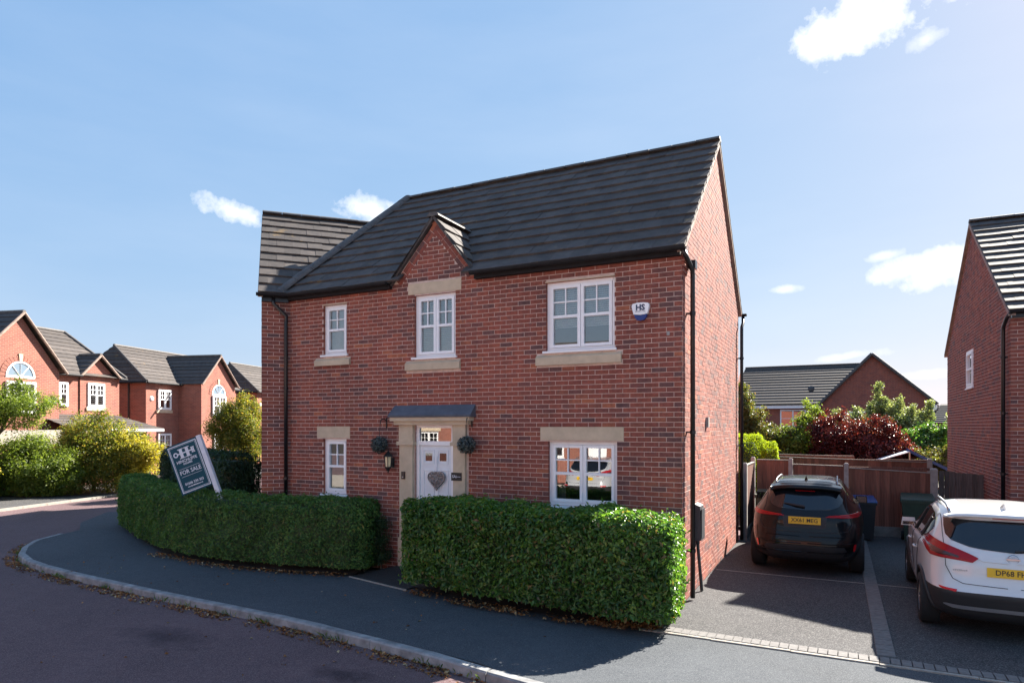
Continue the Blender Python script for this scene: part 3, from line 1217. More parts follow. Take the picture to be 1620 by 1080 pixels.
# wing roof: front slope (towards the viewer) and its back
cw_, sw_ = math.cos(math.atan(WP)), math.sin(math.atan(WP))
WSL = 3.1 / cw_
EW = E0 - NI * .15 - U * .06 + Vector((0, 0, 5.27))
upw = Vector((NI.x * cw_, NI.y * cw_, sw_))
roof_tiles(EW, U, upw, 11, WSL / 11, lambda v: 0, lambda v: WL, tm)
EB = E0 + NI * (WD + .15) + U * WL + Vector((0, 0, 5.27))
roof_tiles(EB, -U, Vector((-NI.x * cw_, -NI.y * cw_, sw_)), 11, WSL / 11, lambda v: 0, lambda v: WL + .06, mr)
wu = MB()
RW0 = EW + upw * WSL
wu.quad(EW, EW + U * WL, RW0 + U * WL, RW0)
wu.quad(EB, EB - U * (WL + .06), RW0, RW0 + U * (WL + .06))
wu.v = [(x, y, z - .012) for x, y, z in wu.v]
obj('roof', wu, 'ridge_tile', house)
# the small gable's own roof
DYB = 9.70
dz_run = (DZ + .03 - EAVE) / PITCH
YBK = 9.60 + (DZ + .05 - 5.255) / PITCH            # where its ridge meets the main slope
du = MB()
for side, xf in ((-1, DL - .10), (1, DR + .10)):
    zf = 5.235
    a = Vector((xf, DYB, zf))
    r0 = Vector((DX, DYB, DZ + .07))
    r1 = Vector((DX, YBK + .06, DZ + .07))
    al = Vector((0, 1, 0)) if side > 0 else Vector((0, -1, 0))
    up = (r0 - a).normalized()
    Ld = (r0 - a).length
    n_r = 4
    g = Ld / n_r
    yb = lambda v: (YBK - DYB) * (v / Ld) + .12
    if side > 0:
        roof_tiles(a, al, up, n_r, g, lambda v: 0, yb, tm)
    else:
        roof_tiles(Vector((xf, DYB + 2, zf)), al, up, n_r, g, lambda v: 2 - yb(v), lambda v: 2, tm)
    du.quad(a, r0, r1, Vector((xf, 9.62, zf)))
    vb = MB()                                       # mortar bedded verge
    dirv = (r0 - a)
    nn = Vector((0, 1, 0)).cross(dirv).normalized() * (1 if side < 0 else -1)
    if nn.z < 0:
        nn = -nn
    base = [a - nn * .03, a + nn * .010, a + nn * .010 + Vector((0, .068, 0)), a - nn * .03 + Vector((0, .068, 0))]
    vb.prism(base, dirv)
    obj('verge', vb, 'ridge_tile', house)
obj('roof', du, 'ridge_tile', house)
# rear tiles are never in view: joined with the rest
pieces('roof_tile', tile_u, tm, 'tile_single', 'tile_joined', house, 300, 'roof_tiles', bulk=mr)

# ridge and hip caps
cap_u = MB()
n = 9
for e in (0, .44):
    for i in range(n):
        a = math.pi * i / (n - 1)
        cap_u.v.append((e, -.125 * math.cos(a), .075 * math.sin(a) - .02))
for i in range(n - 1):
    cap_u.f.append((i, n + i, n + i + 1, i + 1))
cap_u.f += [tuple(reversed(range(n))), tuple(range(n, 2 * n))]


def caps(p, q, zoff=.03, step=.45):
    p, q = Vector(p), Vector(q)
    d = (q - p)
    L = d.length
    d.normalize()
    y = Vector((0, 0, 1)).cross(d).normalized()
    z = d.cross(y)
    s = 0
    out = []
    while s < L - .05:
        P = p + d * s + Vector((0, 0, zoff)) + z * random.uniform(-.004, .004)
        k = min(1, (L - s) / .45)
        out.append(Matrix(((d.x, y.x, z.x, P.x), (d.y, y.y, z.y, P.y), (d.z, y.z, z.z, P.z), (0, 0, 0, 1))) @ Matrix.Diagonal((k, 1, 1, 1)))
        s += step
    return out


cm = caps((XV, YR, RIDGE), HT) + [m @ Matrix.Diagonal((1, 1.25, 1.25, 1)) for m in caps(HB + Vector((0, 0, .02)), HT, .055)] + caps(RW0, RW0 + U * (WL - .5)) + caps((DX, DYB - .01, DZ + .07), (DX, YBK, DZ + .07), .015)
pieces('ridge_cap', cap_u, cm, 'ridge_tile', 'ridge_tile', house)

# verge at the drive side, bedded in mortar, with little clips
for (ya, yb) in ((9.60, YR), (16.04, YR)):
    vb = MB()
    a = Vector((X1, ya, 5.255))
    b = Vector((X1, yb, RIDGE))
    d = b - a
    up = Vector((0, -d.z, d.y)).normalized()
    if up.z < 0:
        up = -up
    base = [a - up * .075 + Vector((-.05, 0, 0)), a - up * .075 + Vector((.062, 0, 0)), a - up * .002 + Vector((.062, 0, 0)), a - up * .002 + Vector((-.05, 0, 0))]
    vb.prism(base, d)
    obj('verge', vb, 'verge', house)
    if ya < 11:
        for k in range(11):
            p = a + d * ((k + .6) / 12)
            c = MB().box(X1 + .060, X1 + .078, p.y - .012, p.y + .012, p.z - .03, p.z + .05)
            obj('verge_clip', c, 'concrete', house)
# wing verge
vb = MB()
base = [EW - U * .01 + Vector((0, 0, -.08)), EW - U * .01 + Vector((0, 0, -.005)), EW + U * .08 + Vector((0, 0, -.005)), EW + U * .08 + Vector((0, 0, -.08))]
vb.prism(base, upw * WSL)
obj('verge', vb, 'verge', house)

# kneeler at the drive corner: three oversailing courses
for k in range(4):
    mb = MB().box(X1 - .01, X1 + .018 + .012 * k, Y0 - .008 - .004 * k, Y0 + .30, 4.93 + k * .075, 4.93 + k * .075 + .067)
    obj('kneeler_course', mb, 'brick_far', house)


def pipe(parent, pts, r=.036, mat='black_plastic', name='downpipe', clips=(), out=(1, 0, 0), n=10):
    p = obj(name, MB().tube(pts, r, n), mat, parent, smooth=True)
    for z in clips:
        o = Vector(out)
        q = Vector(pts[-1])
        c = MB().lathe([(r + .010, -.025), (r + .010, .025)], 12, (q.x, q.y, z))
        c.box(q.x - o.x * .08 - .012, q.x - o.x * .02 + .012, q.y - o.y * .08 - .035, q.y - o.y * .02 + .035, z - .012, z + .012)
        obj('pipe_clip', c, mat, p)
    return p


def gutter(parent, p, q, r=.058, name='gutter'):
    p, q = Vector(p), Vector(q)
    d = (q - p).normalized()
    y = Vector((0, 0, 1)).cross(d).normalized()
    mb = MB()
    n = 9
    prof = [(-r * math.cos(math.pi * i / (n - 1)), -r * math.sin(math.pi * i / (n - 1))) for i in range(n)]
    prof += [(x * .88, z * .88 + .001) for x, z in reversed(prof)]
    base = [p + y * a + Vector((0, 0, b)) for a, b in prof]
    mb.prism(base, q - p)
    return obj(name, mb, 'gutter_plastic', parent)


gutter(house, (-10.02, 9.585, 5.265), (DL - .06, 9.585, 5.265))
gutter(house, (DR + .03, 9.585, 5.265), (-1.97, 9.585, 5.265))
gutter(house, (-1.90, 16.06, 5.265), (-9, 16.06, 5.265))
for fa in (MB().box(-9.93, DL - .08, 9.66, 9.755, 5.16, 5.25), MB().box(DR + .06, -2.07, 9.66, 9.755, 5.16, 5.25)):
    obj('fascia', fa, 'gutter_plastic', house)
gw0 = EW - NI * .05 + Vector((0, 0, -.01))
gutter(house, gw0 - U * .04, gw0 + U * .52)
fw_ = MB()
Fw.box(fw_, .0, .5, 5.12, 5.24, .01, .10)
obj('fascia', fw_, 'black_plastic', house)
# downpipes
pipe(house, [(-2.03, 9.62, 5.24), (-1.985, 9.72, 5.12), (-1.965, 10.04, 5.00), (-1.965, 10.06, 4.9), (-1.965, 10.06, .04)], clips=(4.35, 2.55, .75))
hp = MB().box(-2.02, -1.91, 9.98, 10.13, 5.02, 5.14)
obj('hopper', hp, 'black_plastic', house)
pipe(house, [(-1.98, 16.06, 5.22), (-1.965, 15.95, 5.05), (-1.965, 15.72, 4.92), (-1.965, 15.70, 4.8), (-1.965, 15.70, .04)], clips=(4.2, 2.2, .6))
cp = Vector((-9.885, 9.70, 0))
cp2 = E0 + U * .22 - NI * .11
pipe(house, [(cp2.x, cp2.y, 5.2), (cp2.x, cp2.y, 5.08), (cp.x - .03, cp.y - .02, 4.85), (cp.x - .03, cp.y - .03, 4.7), (cp.x - .03, cp.y - .03, .05)], clips=(3.4, 1.6), out=(0, -1, 0))

# ---- door surround
for (a, b, side) in ((-7.17, -6.845, -1), (-6.025, -5.745, 1)):
    mb = MB()
    F.box(mb, sx(a), sx(b), .10, .62, -.06, .085)
    F.box(mb, sx(a) + .02, sx(b) - .02, .62, 2.30, -.06, .065)
    F.box(mb, sx(a) - .025, sx(b) + .012, 2.30, 2.365, -.06, .095)
    F.box(mb, sx(a) + .01, sx(b) - .01, 2.365, 2.665, -.06, .07)
    obj('stone_pilaster', mb, 'stone', house)
mb = MB()
F.box(mb, sx(-7.24), sx(-5.68), 2.665, 2.735, -.06, .12)
F.box(mb, sx(-7.29), sx(-5.62), 2.735, 2.80, -.06, .17)
obj('stone_entablature', mb, 'stone', house)
mb = MB()
s0, s1 = sx(-7.32), sx(-5.58)
mb.add([F.P(s0, 2.80, .19), F.P(s1, 2.80, .19), F.P(s1, 2.80, -.02), F.P(s0, 2.80, -.02), F.P(s0, 2.835, .20), F.P(s1, 2.835, .20), F.P(s1 - .005, 3.02, .012), F.P(s0 + .03, 3.02, .012)],
       [(3, 2, 1, 0), (0, 1, 5, 4), (4, 5, 6, 7), (1, 2, 6, 5), (3, 0, 4, 7)])
obj('canopy', mb, 'lead', house)
# door set
dsx = lambda X: sx(X)
fr_ = MB()
F.box(fr_, dsx(-6.84), dsx(-6.775), .10, 2.66, -.12, -.03)
F.box(fr_, dsx(-6.095), dsx(-6.03), .10, 2.66, -.12, -.03)
F.box(fr_, dsx(-6.775), dsx(-6.095), 2.61, 2.66, -.12, -.03)
F.box(fr_, dsx(-6.83), dsx(-6.04), 2.30, 2.375, -.12, -.022)
dframe = obj('door_frame', fr_, 'white_plastic', house)
g = MB().quad(F.P(dsx(-6.775), 2.375, -.06), F.P(dsx(-6.095), 2.375, -.06), F.P(dsx(-6.095), 2.61, -.06), F.P(dsx(-6.775), 2.61, -.06))
obj('transom_pane', g, 'window_glass', dframe)
dr = MB()
F.box(dr, dsx(-6.77), dsx(-6.10), .12, 2.295, -.11, -.055)
door = obj('door', dr, 'door_paint', house)
for (a, b, c, d) in ((-6.70, -6.47, 1.96, 2.22), (-6.40, -6.17, 1.96, 2.22), (-6.70, -6.47, .95, 1.86), (-6.40, -6.17, .95, 1.86), (-6.70, -6.47, .25, .85), (-6.40, -6.17, .25, .85)):
    m_ = MB()
    for (p, q, r_, t_) in ((a, b, c, c + .018), (a, b, d - .018, d), (a, a + .018, c + .018, d - .018), (b - .018, b, c + .018, d - .018)):
        F.box(m_, dsx(p), dsx(q), r_, t_, -.056, -.044)
    obj('moulding', m_, 'door_paint', door)
for (a, b) in ((-6.655, -6.515), (-6.355, -6.215)):
    g = MB().quad(F.P(dsx(a), 2.02, -.0525), F.P(dsx(b), 2.02, -.0525), F.P(dsx(b), 2.16, -.0525), F.P(dsx(a), 2.16, -.0525))
    obj('pane', g, 'tinted_glass', door)
hd = MB()
F.box(hd, dsx(-6.735), dsx(-6.705), 1.0, 1.25, -.06, -.035)
F.box(hd, dsx(-6.735), dsx(-6.62), 1.12, 1.145, -.035, -.012)
obj('handle', hd, 'chrome', door)

# small things on the house
vent = MB().box(X1, X1 + .05, 11.68, 11.76, 2.62, 2.80)
obj('vent_cover', vent, 'concrete', house)
F.box(MB(), 0, 1, 0, 1, 0, 1)
mk = MB()
F.box(mk, sx(-2.29), sx(-2.245), 4.0, 4.06, .0, .012)
obj('mortar_patch', mk, 'concrete', house)
# meter box and conduit on the drive side
mbx = thing('meter_box', 'grey electricity meter box on the sunny gable wall, cable conduit leaning below', 'meter box', (X1, 10.76, 0))
b_ = MB()
b_.add([(X1 + .006, 10.62, .80), (X1 + .12, 10.62, .82), (X1 + .12, 10.92, .82), (X1 + .006, 10.92, .80), (X1 + .006, 10.62, 1.40), (X1 + .10, 10.62, 1.36), (X1 + .10, 10.92, 1.36), (X1 + .006, 10.92, 1.40)],
       [(0, 3, 2, 1), (4, 5, 6, 7), (0, 1, 5, 4), (1, 2, 6, 5), (2, 3, 7, 6), (3, 0, 4, 7)])
obj('body', b_, 'grey_box', mbx)
b_ = MB().box(X1 + .115, X1 + .126, 10.645, 10.895, .85, 1.32)
obj('door', b_, 'grey_box', mbx)
obj('conduit', MB().tube([(X1 + .05, 10.70, .84), (X1 + .055, 10.69, .70), (X1 + .12, 10.66, .015)], .026, 8), 'conduit', mbx)
# alarm box
al = thing('alarm_box', 'white and blue burglar alarm box lettered HS high on the front wall', 'alarm box', (-2.675, Y0, 4.25))
def alarm_poly(k, pts):
    return [F.P(sx(-2.675) + x * k, 4.385 + z * k, 0) for x, z in pts]
white = [(-.105, -.045), (-.135, .075), (-.12, .115), (-.04, .128), (.04, .128), (.12, .115), (.135, .075), (.105, -.045), (0, -.058)]
blue = [(-.10, -.05), (0, -.063), (.10, -.05), (.082, -.10), (.05, -.135), (0, -.142), (-.05, -.135), (-.082, -.10)]
mb = MB().prism(list(reversed(alarm_poly(1.0, white))), (0, -.075, 0))
obj('cover', mb, 'white_plastic', al)
mb = MB().prism(alarm_poly(1.0, blue), (0, -.065, 0))
obj('strobe_lens', mb, 'alarm_blue', al)
RX = Matrix.Rotation(R(90), 4, 'X')
text_mesh('HS', .12, 'ink_blue', 'lettering', al, Matrix.Translation((-2.675, Y0 - .0765, 4.435)) @ RX, .001, .005, local=False)
text_mesh('SECURITY LTD', .024, 'ink_blue', 'lettering', al, Matrix.Translation((-2.675, Y0 - .0765, 4.378)) @ RX, .001, 0, local=False)


def leaf_arrays(P, Nn, size, aspect=.5, fold=.25, flat=.6, seed=0):
    """numpy folded leaves, two triangles each"""
    g = np.random.default_rng(seed)
    n = len(P)
    Nn = Nn + g.normal(0, flat, Nn.shape)
    Nn /= np.linalg.norm(Nn, axis=1, keepdims=True) + 1e-9
    t = g.normal(0, 1, (n, 3))
    t -= (t * Nn).sum(1, keepdims=True) * Nn
    t /= np.linalg.norm(t, axis=1, keepdims=True) + 1e-9
    b = np.cross(Nn, t)
    s = size * g.uniform(.5, 1.4, (n, 1))
    base = P - t * s * .5
    tip = P + t * s * .5 - Nn * s * .12
    l = P + b * s * aspect * .5 + Nn * s * fold * .5
    r = P - b * s * aspect * .5 + Nn * s * fold * .5
    V = np.stack([base, l, tip, r], 1).reshape(-1, 3)
    return V


def leaf_mesh(name, V):
    n = len(V) // 4
    me = bpy.data.meshes.new(name)
    idx = np.arange(n)[:, None] * 4
    tri = np.concatenate([idx + np.array([[0, 2, 1]]), idx + np.array([[0, 3, 2]])], 1).reshape(-1)
    me.vertices.add(len(V))
    me.vertices.foreach_set('co', V.astype(np.float32).reshape(-1))
    me.loops.add(len(tri))
    me.loops.foreach_set('vertex_index', tri.astype(np.int32))
    me.polygons.add(2 * n)
    me.polygons.foreach_set('loop_start', np.arange(0, 6 * n, 3, dtype=np.int32))
    me.polygons.foreach_set('loop_total', np.full(2 * n, 3, dtype=np.int32))
    me.update(calc_edges=True)
    me.validate()
    return me


# lantern, topiary balls, plaque, bell, wicker heart
lan = thing('wall_lantern', 'black carriage lantern with amber panes on the brick left of the front door', 'lantern', (-7.345, Y0, 1.79))
lc = Vector((-7.345, Y0 - .14, 0))
mb = MB().lathe([(.0, 2.235), (.012, 2.22), (.012, 2.19), (.03, 2.165), (.085, 2.105), (.092, 2.09), (.075, 2.085)], 6, (lc.x, lc.y, 0))
obj('roof', mb, 'black_metal', lan)
mb = MB().lathe([(.064, 2.085), (.052, 1.90)], 6, (lc.x, lc.y, 0))
obj('glass', mb, 'lamp_glass', lan)
mb = MB()
for k in range(6):
    a = k * math.pi / 3
    mb.tube([(lc.x + .070 * math.cos(a), lc.y + .070 * math.sin(a), 2.09), (lc.x + .056 * math.cos(a), lc.y + .056 * math.sin(a), 1.895)], .0075, 5)
obj('cage', mb, 'black_metal', lan)
mb = MB().lathe([(.066, 1.905), (.066, 1.885), (.04, 1.86), (.03, 1.835), (.012, 1.82), (.012, 1.80), (0, 1.785)], 6, (lc.x, lc.y, 0))
obj('base', mb, 'black_metal', lan)
mb = MB().tube([(lc.x, Y0, 1.98), (lc.x, Y0 - .05, 1.93), (lc.x, Y0 - .09, 1.88)], .012, 6).box(lc.x - .04, lc.x + .04, Y0 - .02, Y0 - .001, 1.88, 2.06)
obj('bracket', mb, 'black_metal', lan)
for k, (xb, zb, side, wh) in enumerate(((-7.50, 2.30, 1, 'left of the door above the lantern'), (-5.655, 2.325, 1, 'right of the door'))):
    t_ = thing('topiary_ball', 'round artificial topiary ball hanging from an iron bracket ' + wh, 'topiary ball', (xb, Y0, zb), group='pair of hanging topiary balls by the door')
    c = np.array([xb, Y0 - .20, zb])
    g_ = np.random.default_rng(30 + k)
    d_ = g_.normal(0, 1, (900, 3))
    d_ /= np.linalg.norm(d_, axis=1, keepdims=True)
    obj('foliage', leaf_mesh('foliage', leaf_arrays(c + d_ * g_.uniform(.110, .160, (900, 1)), d_, .040, .6, seed=k)), 'leaf_topiary', t_)
    mb = MB().lathe([(0, -.125), (.088, -.088), (.125, 0), (.088, .088), (0, .125)], 12, tuple(c))
    obj('core', mb, 'black_metal', t_)
    hx = xb + (.02 if k == 0 else .0)
    br = MB().tube([(hx, Y0, zb + .42), (hx, Y0 - .06, zb + .47), (hx, Y0 - .14, zb + .48), (hx, Y0 - .19, zb + .44), (hx, Y0 - .20, zb + .38)], .009, 6)
    br.tube([(hx, Y0 - .012, zb + .30), (hx, Y0 - .012, zb + .50)], .011, 6)
    obj('bracket', br, 'black_metal', t_)
    obj('chain', MB().tube([(hx, Y0 - .20, zb + .38), (xb, Y0 - .20, zb + .12)], .005, 5), 'black_metal', t_)
pl = thing('house_plaque', 'small black house name plaque with white script on the right door pilaster', 'plaque', (-5.93, Y0 - .066, 1.69))
mb = MB()
F.box(mb, sx(-6.035), sx(-5.825), 1.695, 1.835, .067, .076)
obj('plate', mb, 'plate_ink', pl)
text_mesh('SAi~~', .068, 'sign_white', 'lettering', pl, Matrix.Translation((-5.93, Y0 - .0772, 1.765)) @ RX, .0006, .001, local=False)
bell = thing('door_bell', 'small dark video doorbell on the left door pilaster', 'doorbell', (-7.05, Y0 - .066, 1.68))
mb = MB()
F.box(mb, sx(-7.09), sx(-7.02), 1.685, 1.82, .067, .092)
obj('body', mb, 'black_plastic', bell)
mb = MB().lathe([(0, -.100), (.014, -.098), (.014, -.09)], 12, (-7.055, Y0, 1.72), 'y')
obj('button', mb, 'silver_trim', bell)
ht = thing('wicker_heart', 'grey woven wicker heart hanging on the pale front door', 'door decoration', (-6.40, Y0 + .05, 1.49))
hm = MB()
random.seed(5)


def heart(t):
    x = 16 * math.sin(t) ** 3
    y = 13 * math.cos(t) - 5 * math.cos(2 * t) - 2 * math.cos(3 * t) - math.cos(4 * t)
    return x / 17 * .185, (y + 2.5) / 15 * .165


HC = Vector((-6.40, Y0 + .028, 1.665))
for k in range(46):
    t0 = random.uniform(0, 2 * math.pi)
    t1 = t0 + random.uniform(1.2, 3.4)
    a, b = heart(t0), heart(t1)
    mid = ((a[0] + b[0]) / 2 * 1.06, (a[1] + b[1]) / 2 * 1.06)
    hm.tube([HC + Vector((a[0], 0, a[1])), HC + Vector((mid[0], -.035 - random.uniform(0, .03), mid[1])), HC + Vector((b[0], 0, b[1]))], .007, 5)
rim = [heart(2 * math.pi * i / 40) for i in range(41)]
for o_ in (0, .012, -.012):
    hm.tube([HC + Vector((x * (1 + o_), -.015 + o_, z * (1 + o_))) for x, z in rim], .010, 5)
obj('weave', hm, 'wicker', ht)
obj('ribbon', MB().tube([HC + Vector((0, -.01, .13)), HC + Vector((.006, .0, .30)), HC + Vector((-.004, .012, .44))], .006, 5), 'sign_white', ht)

# ================================================================== RIGHT HOUSE
RX0, RY0, RY1 = 3.0, 15.6, 23.7
rh = thing('brick_house', 'brick house at the right edge with shaded gable wall and glinting tiled roof', 'house', (RX0, RY0, 0))
RE, RRZ, RYM = 4.86, 7.72, 19.65
RP = (RRZ - RE) / (RYM - RY0 + .15)
FR = Frame((RX0, RY0, 0), (1, 0, 0), (0, -1, 0))
GR = Frame((RX0, RY1, 0), (0, -1, 0), (-1, 0, 0))
gw = RY1 - RY0
rwin = (RY1 - 20.35, RY1 - 19.45, 3.62, 4.55)


def r_rake(y):
    return RRZ - .11 - abs(y - RYM) * RP


rz0 = min(r_rake(RY0), r_rake(RY1))
sh, rv = wall_sheet(GR, 0, gw, 0, rz0, [rwin], top=[(0, r_rake(RY1)), (gw, r_rake(RY0)), (RY1 - RYM, RRZ - .11)])
obj('wall', sh, 'mortar', rh)
obj('reveal', rv, 'brick_far', rh, kind='stuff')
sh, _ = wall_sheet(FR, 0, 8, 0, 4.8, [])
obj('wall', sh, 'mortar', rh)
bkw = MB().quad((RX0, RY1, 0), (11, RY1, 0), (11, RY1, 4.8), (RX0, RY1, 4.8)).quad((11, RY0, 0), (11, RY1, 0), (11, RY1, 4.8), (11, RY0, 4.8))
obj('rear_wall', bkw, 'brick_far', rh)
f1, c1 = [], []
lay_bricks(FR, lambda z: [(0, 2.6)], 0, 4.75, [], f1, c1)


def out_rg(z):
    dz = (RRZ - .11 - z) / RP
    a, b = max(0, RY1 - RYM - dz), min(gw, RY1 - RYM + dz)
    return [(a, b)] if b > a + .05 else []


f2, c2 = [], []
lay_bricks(GR, out_rg, 0, RRZ - .2, [rwin], f2, c2)
f1v = [m for m in f1 if 0.8 < m.translation.z]
pieces('brick', BRICK, f1v, 'brick_single', 'brick_joined', rh, 120, 'brickwork', bulk=c1 + f2 + c2 + [m for m in f1 if m.translation.z <= .8])
window(rh, GR, *rwin, cols=1, bars=False, recess=-.02, blind=dict(mat='curtain', tilt=75), sill=True)
rt, rtb = [], []
cr, sr_ = math.cos(math.atan(RP)), math.sin(math.atan(RP))
RSL = (RYM - RY0 + .15) / cr
roof_tiles((RX0 - .06, RY0 - .15, RE), (1, 0, 0), (0, cr, sr_), 14, RSL / 14, lambda v: 0, lambda v: 8.2, rt)
roof_tiles((11.2, RY1 + .15, RE), (-1, 0, 0), (0, -cr, sr_), 14, RSL / 14, lambda v: 0, lambda v: 8.26, rtb)
pieces('roof_tile', tile_u, rt, 'tile_single', 'tile_joined', rh, 120, 'roof_tiles', bulk=rtb)
ru = MB().quad((RX0 - .06, RY0 - .15, RE - .012), (11.2, RY0 - .15, RE - .012), (11.2, RYM, RRZ - .012), (RX0 - .06, RYM, RRZ - .012))
ru.quad((11.2, RY1 + .15, RE - .012), (RX0 - .06, RY1 + .15, RE - .012), (RX0 - .06, RYM, RRZ - .012), (11.2, RYM, RRZ - .012))
obj('roof', ru, 'ridge_tile', rh)
pieces('ridge_cap', cap_u, caps((RX0 - .06, RYM, RRZ), (11, RYM, RRZ)), 'ridge_tile', 'ridge_tile', rh)
for ya in (RY0 - .15, RY1 + .15):
    vb = MB()
    a = Vector((RX0, ya, RE))
    b = Vector((RX0, RYM, RRZ))
    up = Vector((0, 0, 1))
    vb.prism([a + Vector((-.068, 0, -.10)), a + Vector((.05, 0, -.10)), a + Vector((.05, 0, -.006)), a + Vector((-.068, 0, -.006))], b - a)
    obj('verge', vb, 'verge', rh)
gutter(rh, (RX0 - .05, RY0 - .17, RE), (11, RY0 - .17, RE))
gutter(rh, (11, RY1 + .17, RE), (RX0 - .05, RY1 + .17, RE))
pipe(rh, [(RX0 - .02, RY0 - .16, RE - .03), (RX0 - .07, RY0 - .05, RE - .12), (RX0 - .075, RY0 + .22, RE - .26), (RX0 - .075, RY0 + .24, RE - .4), (RX0 - .075, RY0 + .24, .02)], clips=(4.0, 2.9, 1.7), out=(-1, 0, 0))
fa = MB().box(RX0, 11, RY0 - .10, RY0 - .01, RE - .13, RE - .02)
obj('fascia', fa, 'black_plastic', rh)

# ================================================================== FENCES, GATE, BINS
def fence_run(name, label, p, q, h0, h1, posts=True, board_w=.105, mat='fence_wood', gravel=True, group=None, capmat='edging'):
    p, q = Vector((*p, 0)), Vector((*q, 0))
    d = q - p
    L = d.length
    d.normalize()
    t = thing(name, label, 'fence', (p.x, p.y, 0), group=group)
    ang = math.atan2(d.y, d.x)
    n = max(1, round(L / board_w))
    w = L / n
    u = MB()
    u.add([(.0, 0, 0), (w * 1.12, -.014, 0), (w * 1.12, -.002, 0), (.0, .004, 0), (.0, 0, 1), (w * 1.12, -.014, 1), (w * 1.12, -.002, 1), (.0, .004, 1)],
          [(4, 5, 6, 7), (0, 1, 5, 4), (1, 2, 6, 5), (2, 3, 7, 6), (3, 0, 4, 7), (0, 3, 2, 1)])
    me = u.mesh('board')
    me.materials.append(MATS[mat])
    for i in range(n):
        o = bpy.data.objects.new('board', me)
        COL.objects.link(o)
        o.parent = t
        zt = h0 + (h1 - h0) * i / n
        z0 = .22 if gravel else .05
        pp = d * (i * w)
        o.matrix_basis = Matrix.Translation((pp.x, pp.y, z0)) @ Matrix.Rotation(ang, 4, 'Z') @ Matrix.Diagonal((1, 1, zt - z0, 1))
    cp = MB()
    a, b = p + Vector((0, 0, h0)), q + Vector((0, 0, h1))
    y = Vector((-d.y, d.x, 0))
    cp.prism([a - y * .028, a + y * .030, a + y * .030 + Vector((0, 0, .022)), a - y * .028 + Vector((0, 0, .022))], b - a)
    obj('capping_rail', cp, 'fence_wood' if capmat is None else capmat, t)
    rl = MB()
    for z in (.45, 1.1, 1.6):
        a, b = p + Vector((0, 0, z)) + y * .03, q + Vector((0, 0, z)) + y * .03
        rl.prism([a - y * .02, a + y * .03, a + y * .03 + Vector((0, 0, .06)), a - y * .02 + Vector((0, 0, .06))], b - a)
    obj('rail', rl, 'fence_wood', t)
    if gravel:
        gb = MB()
        a, b = p + Vector((0, 0, .0)), q + Vector((0, 0, 0))
        gb.prism([a - y * .03, a + y * .03, a + y * .03 + Vector((0, 0, .24)), a - y * .03 + Vector((0, 0, .24))], b - a)
        obj('gravel_board', gb, 'concrete_wet', t)
    return t


def post(x, y, h, label, group='concrete fence posts by the drive', w=.10):
    t = thing('fence_post', label, 'post', (x, y, 0), group=group)
    mb = MB().box(x - w / 2, x + w / 2, y - w / 2, y + w / 2, 0, h - .03)
    mb.add([(x - w / 2, y - w / 2, h - .03), (x + w / 2, y - w / 2, h - .03), (x + w / 2, y + w / 2, h - .03), (x - w / 2, y + w / 2, h - .03), (x - w * .3, y - w * .3, h), (x + w * .3, y - w * .3, h), (x + w * .3, y + w * .3, h), (x - w * .3, y + w * .3, h)],
           [(4, 5, 6, 7), (0, 1, 5, 4), (1, 2, 6, 5), (2, 3, 7, 6), (3, 0, 4, 7)])
    obj('shaft', mb, 'concrete', t)


fence_run('timber_fence', 'narrow brown board panel running back from the house corner', (-1.93, 15.95), (-1.93, 17.70), 1.72, 1.72)
fence_run('timber_fence', 'short brown board panel behind the left of the black car', (-1.86, 17.84), (-1.12, 17.84), 1.78, 1.78)
fence_run('timber_fence', 'brown board panel straight behind the roof of the black car', (-1.00, 17.86), (.12, 17.90), 1.68, 1.66)
fence_run('timber_fence', 'wide brown board panel between the two cars', (.26, 17.92), (1.94, 18.08), 1.62, 1.54)
post(-1.95, 17.80, 1.86, 'grey concrete corner fence post by the olive bin')
post(-1.92, 15.92, 1.80, 'grey concrete fence post against the house downpipe')
post(-1.06, 17.85, 1.84, 'concrete fence post above the left of the black car roof')
post(.19, 17.91, 1.75, 'concrete fence post above the right of the black car roof')
post(2.02, 18.10, 1.66, 'wide concrete fence post beside the grey gate', w=.15)
# grey gate by the right house
gt_ = thing('gate', 'weathered grey timber gate between the fence post and the right house', 'gate', (2.12, 18.15, 0))
for i in range(8):
    mb = MB().box(2.13 + i * .108, 2.13 + i * .108 + .102, 18.15 + random.uniform(-.004, .004), 18.175, .06, 1.60 - i * .008 + random.uniform(-.012, .012))
    obj('board', mb, 'gate_wood', gt_)
mb = MB().box(2.13, 2.99, 18.178, 18.22, .35, .45).box(2.13, 2.99, 18.178, 18.22, 1.25, 1.35)
obj('rail', mb, 'gate_wood', gt_)
# garden fences further back
fence_run('garden_fence', 'garden fence with pale capping running behind the drive fence', (-2.6, 21.6), (2.35, 22.6), 1.72, 1.58, group=None)
fence_run('garden_fence', 'farther low brown garden fence left of the red-leaved tree', (-3.4, 24.2), (.5, 25.0), 1.70, 1.62)
post(2.42, 22.6, 1.70, 'weathered post at the end of the garden fence by the blue cover', group='garden posts', w=.13)


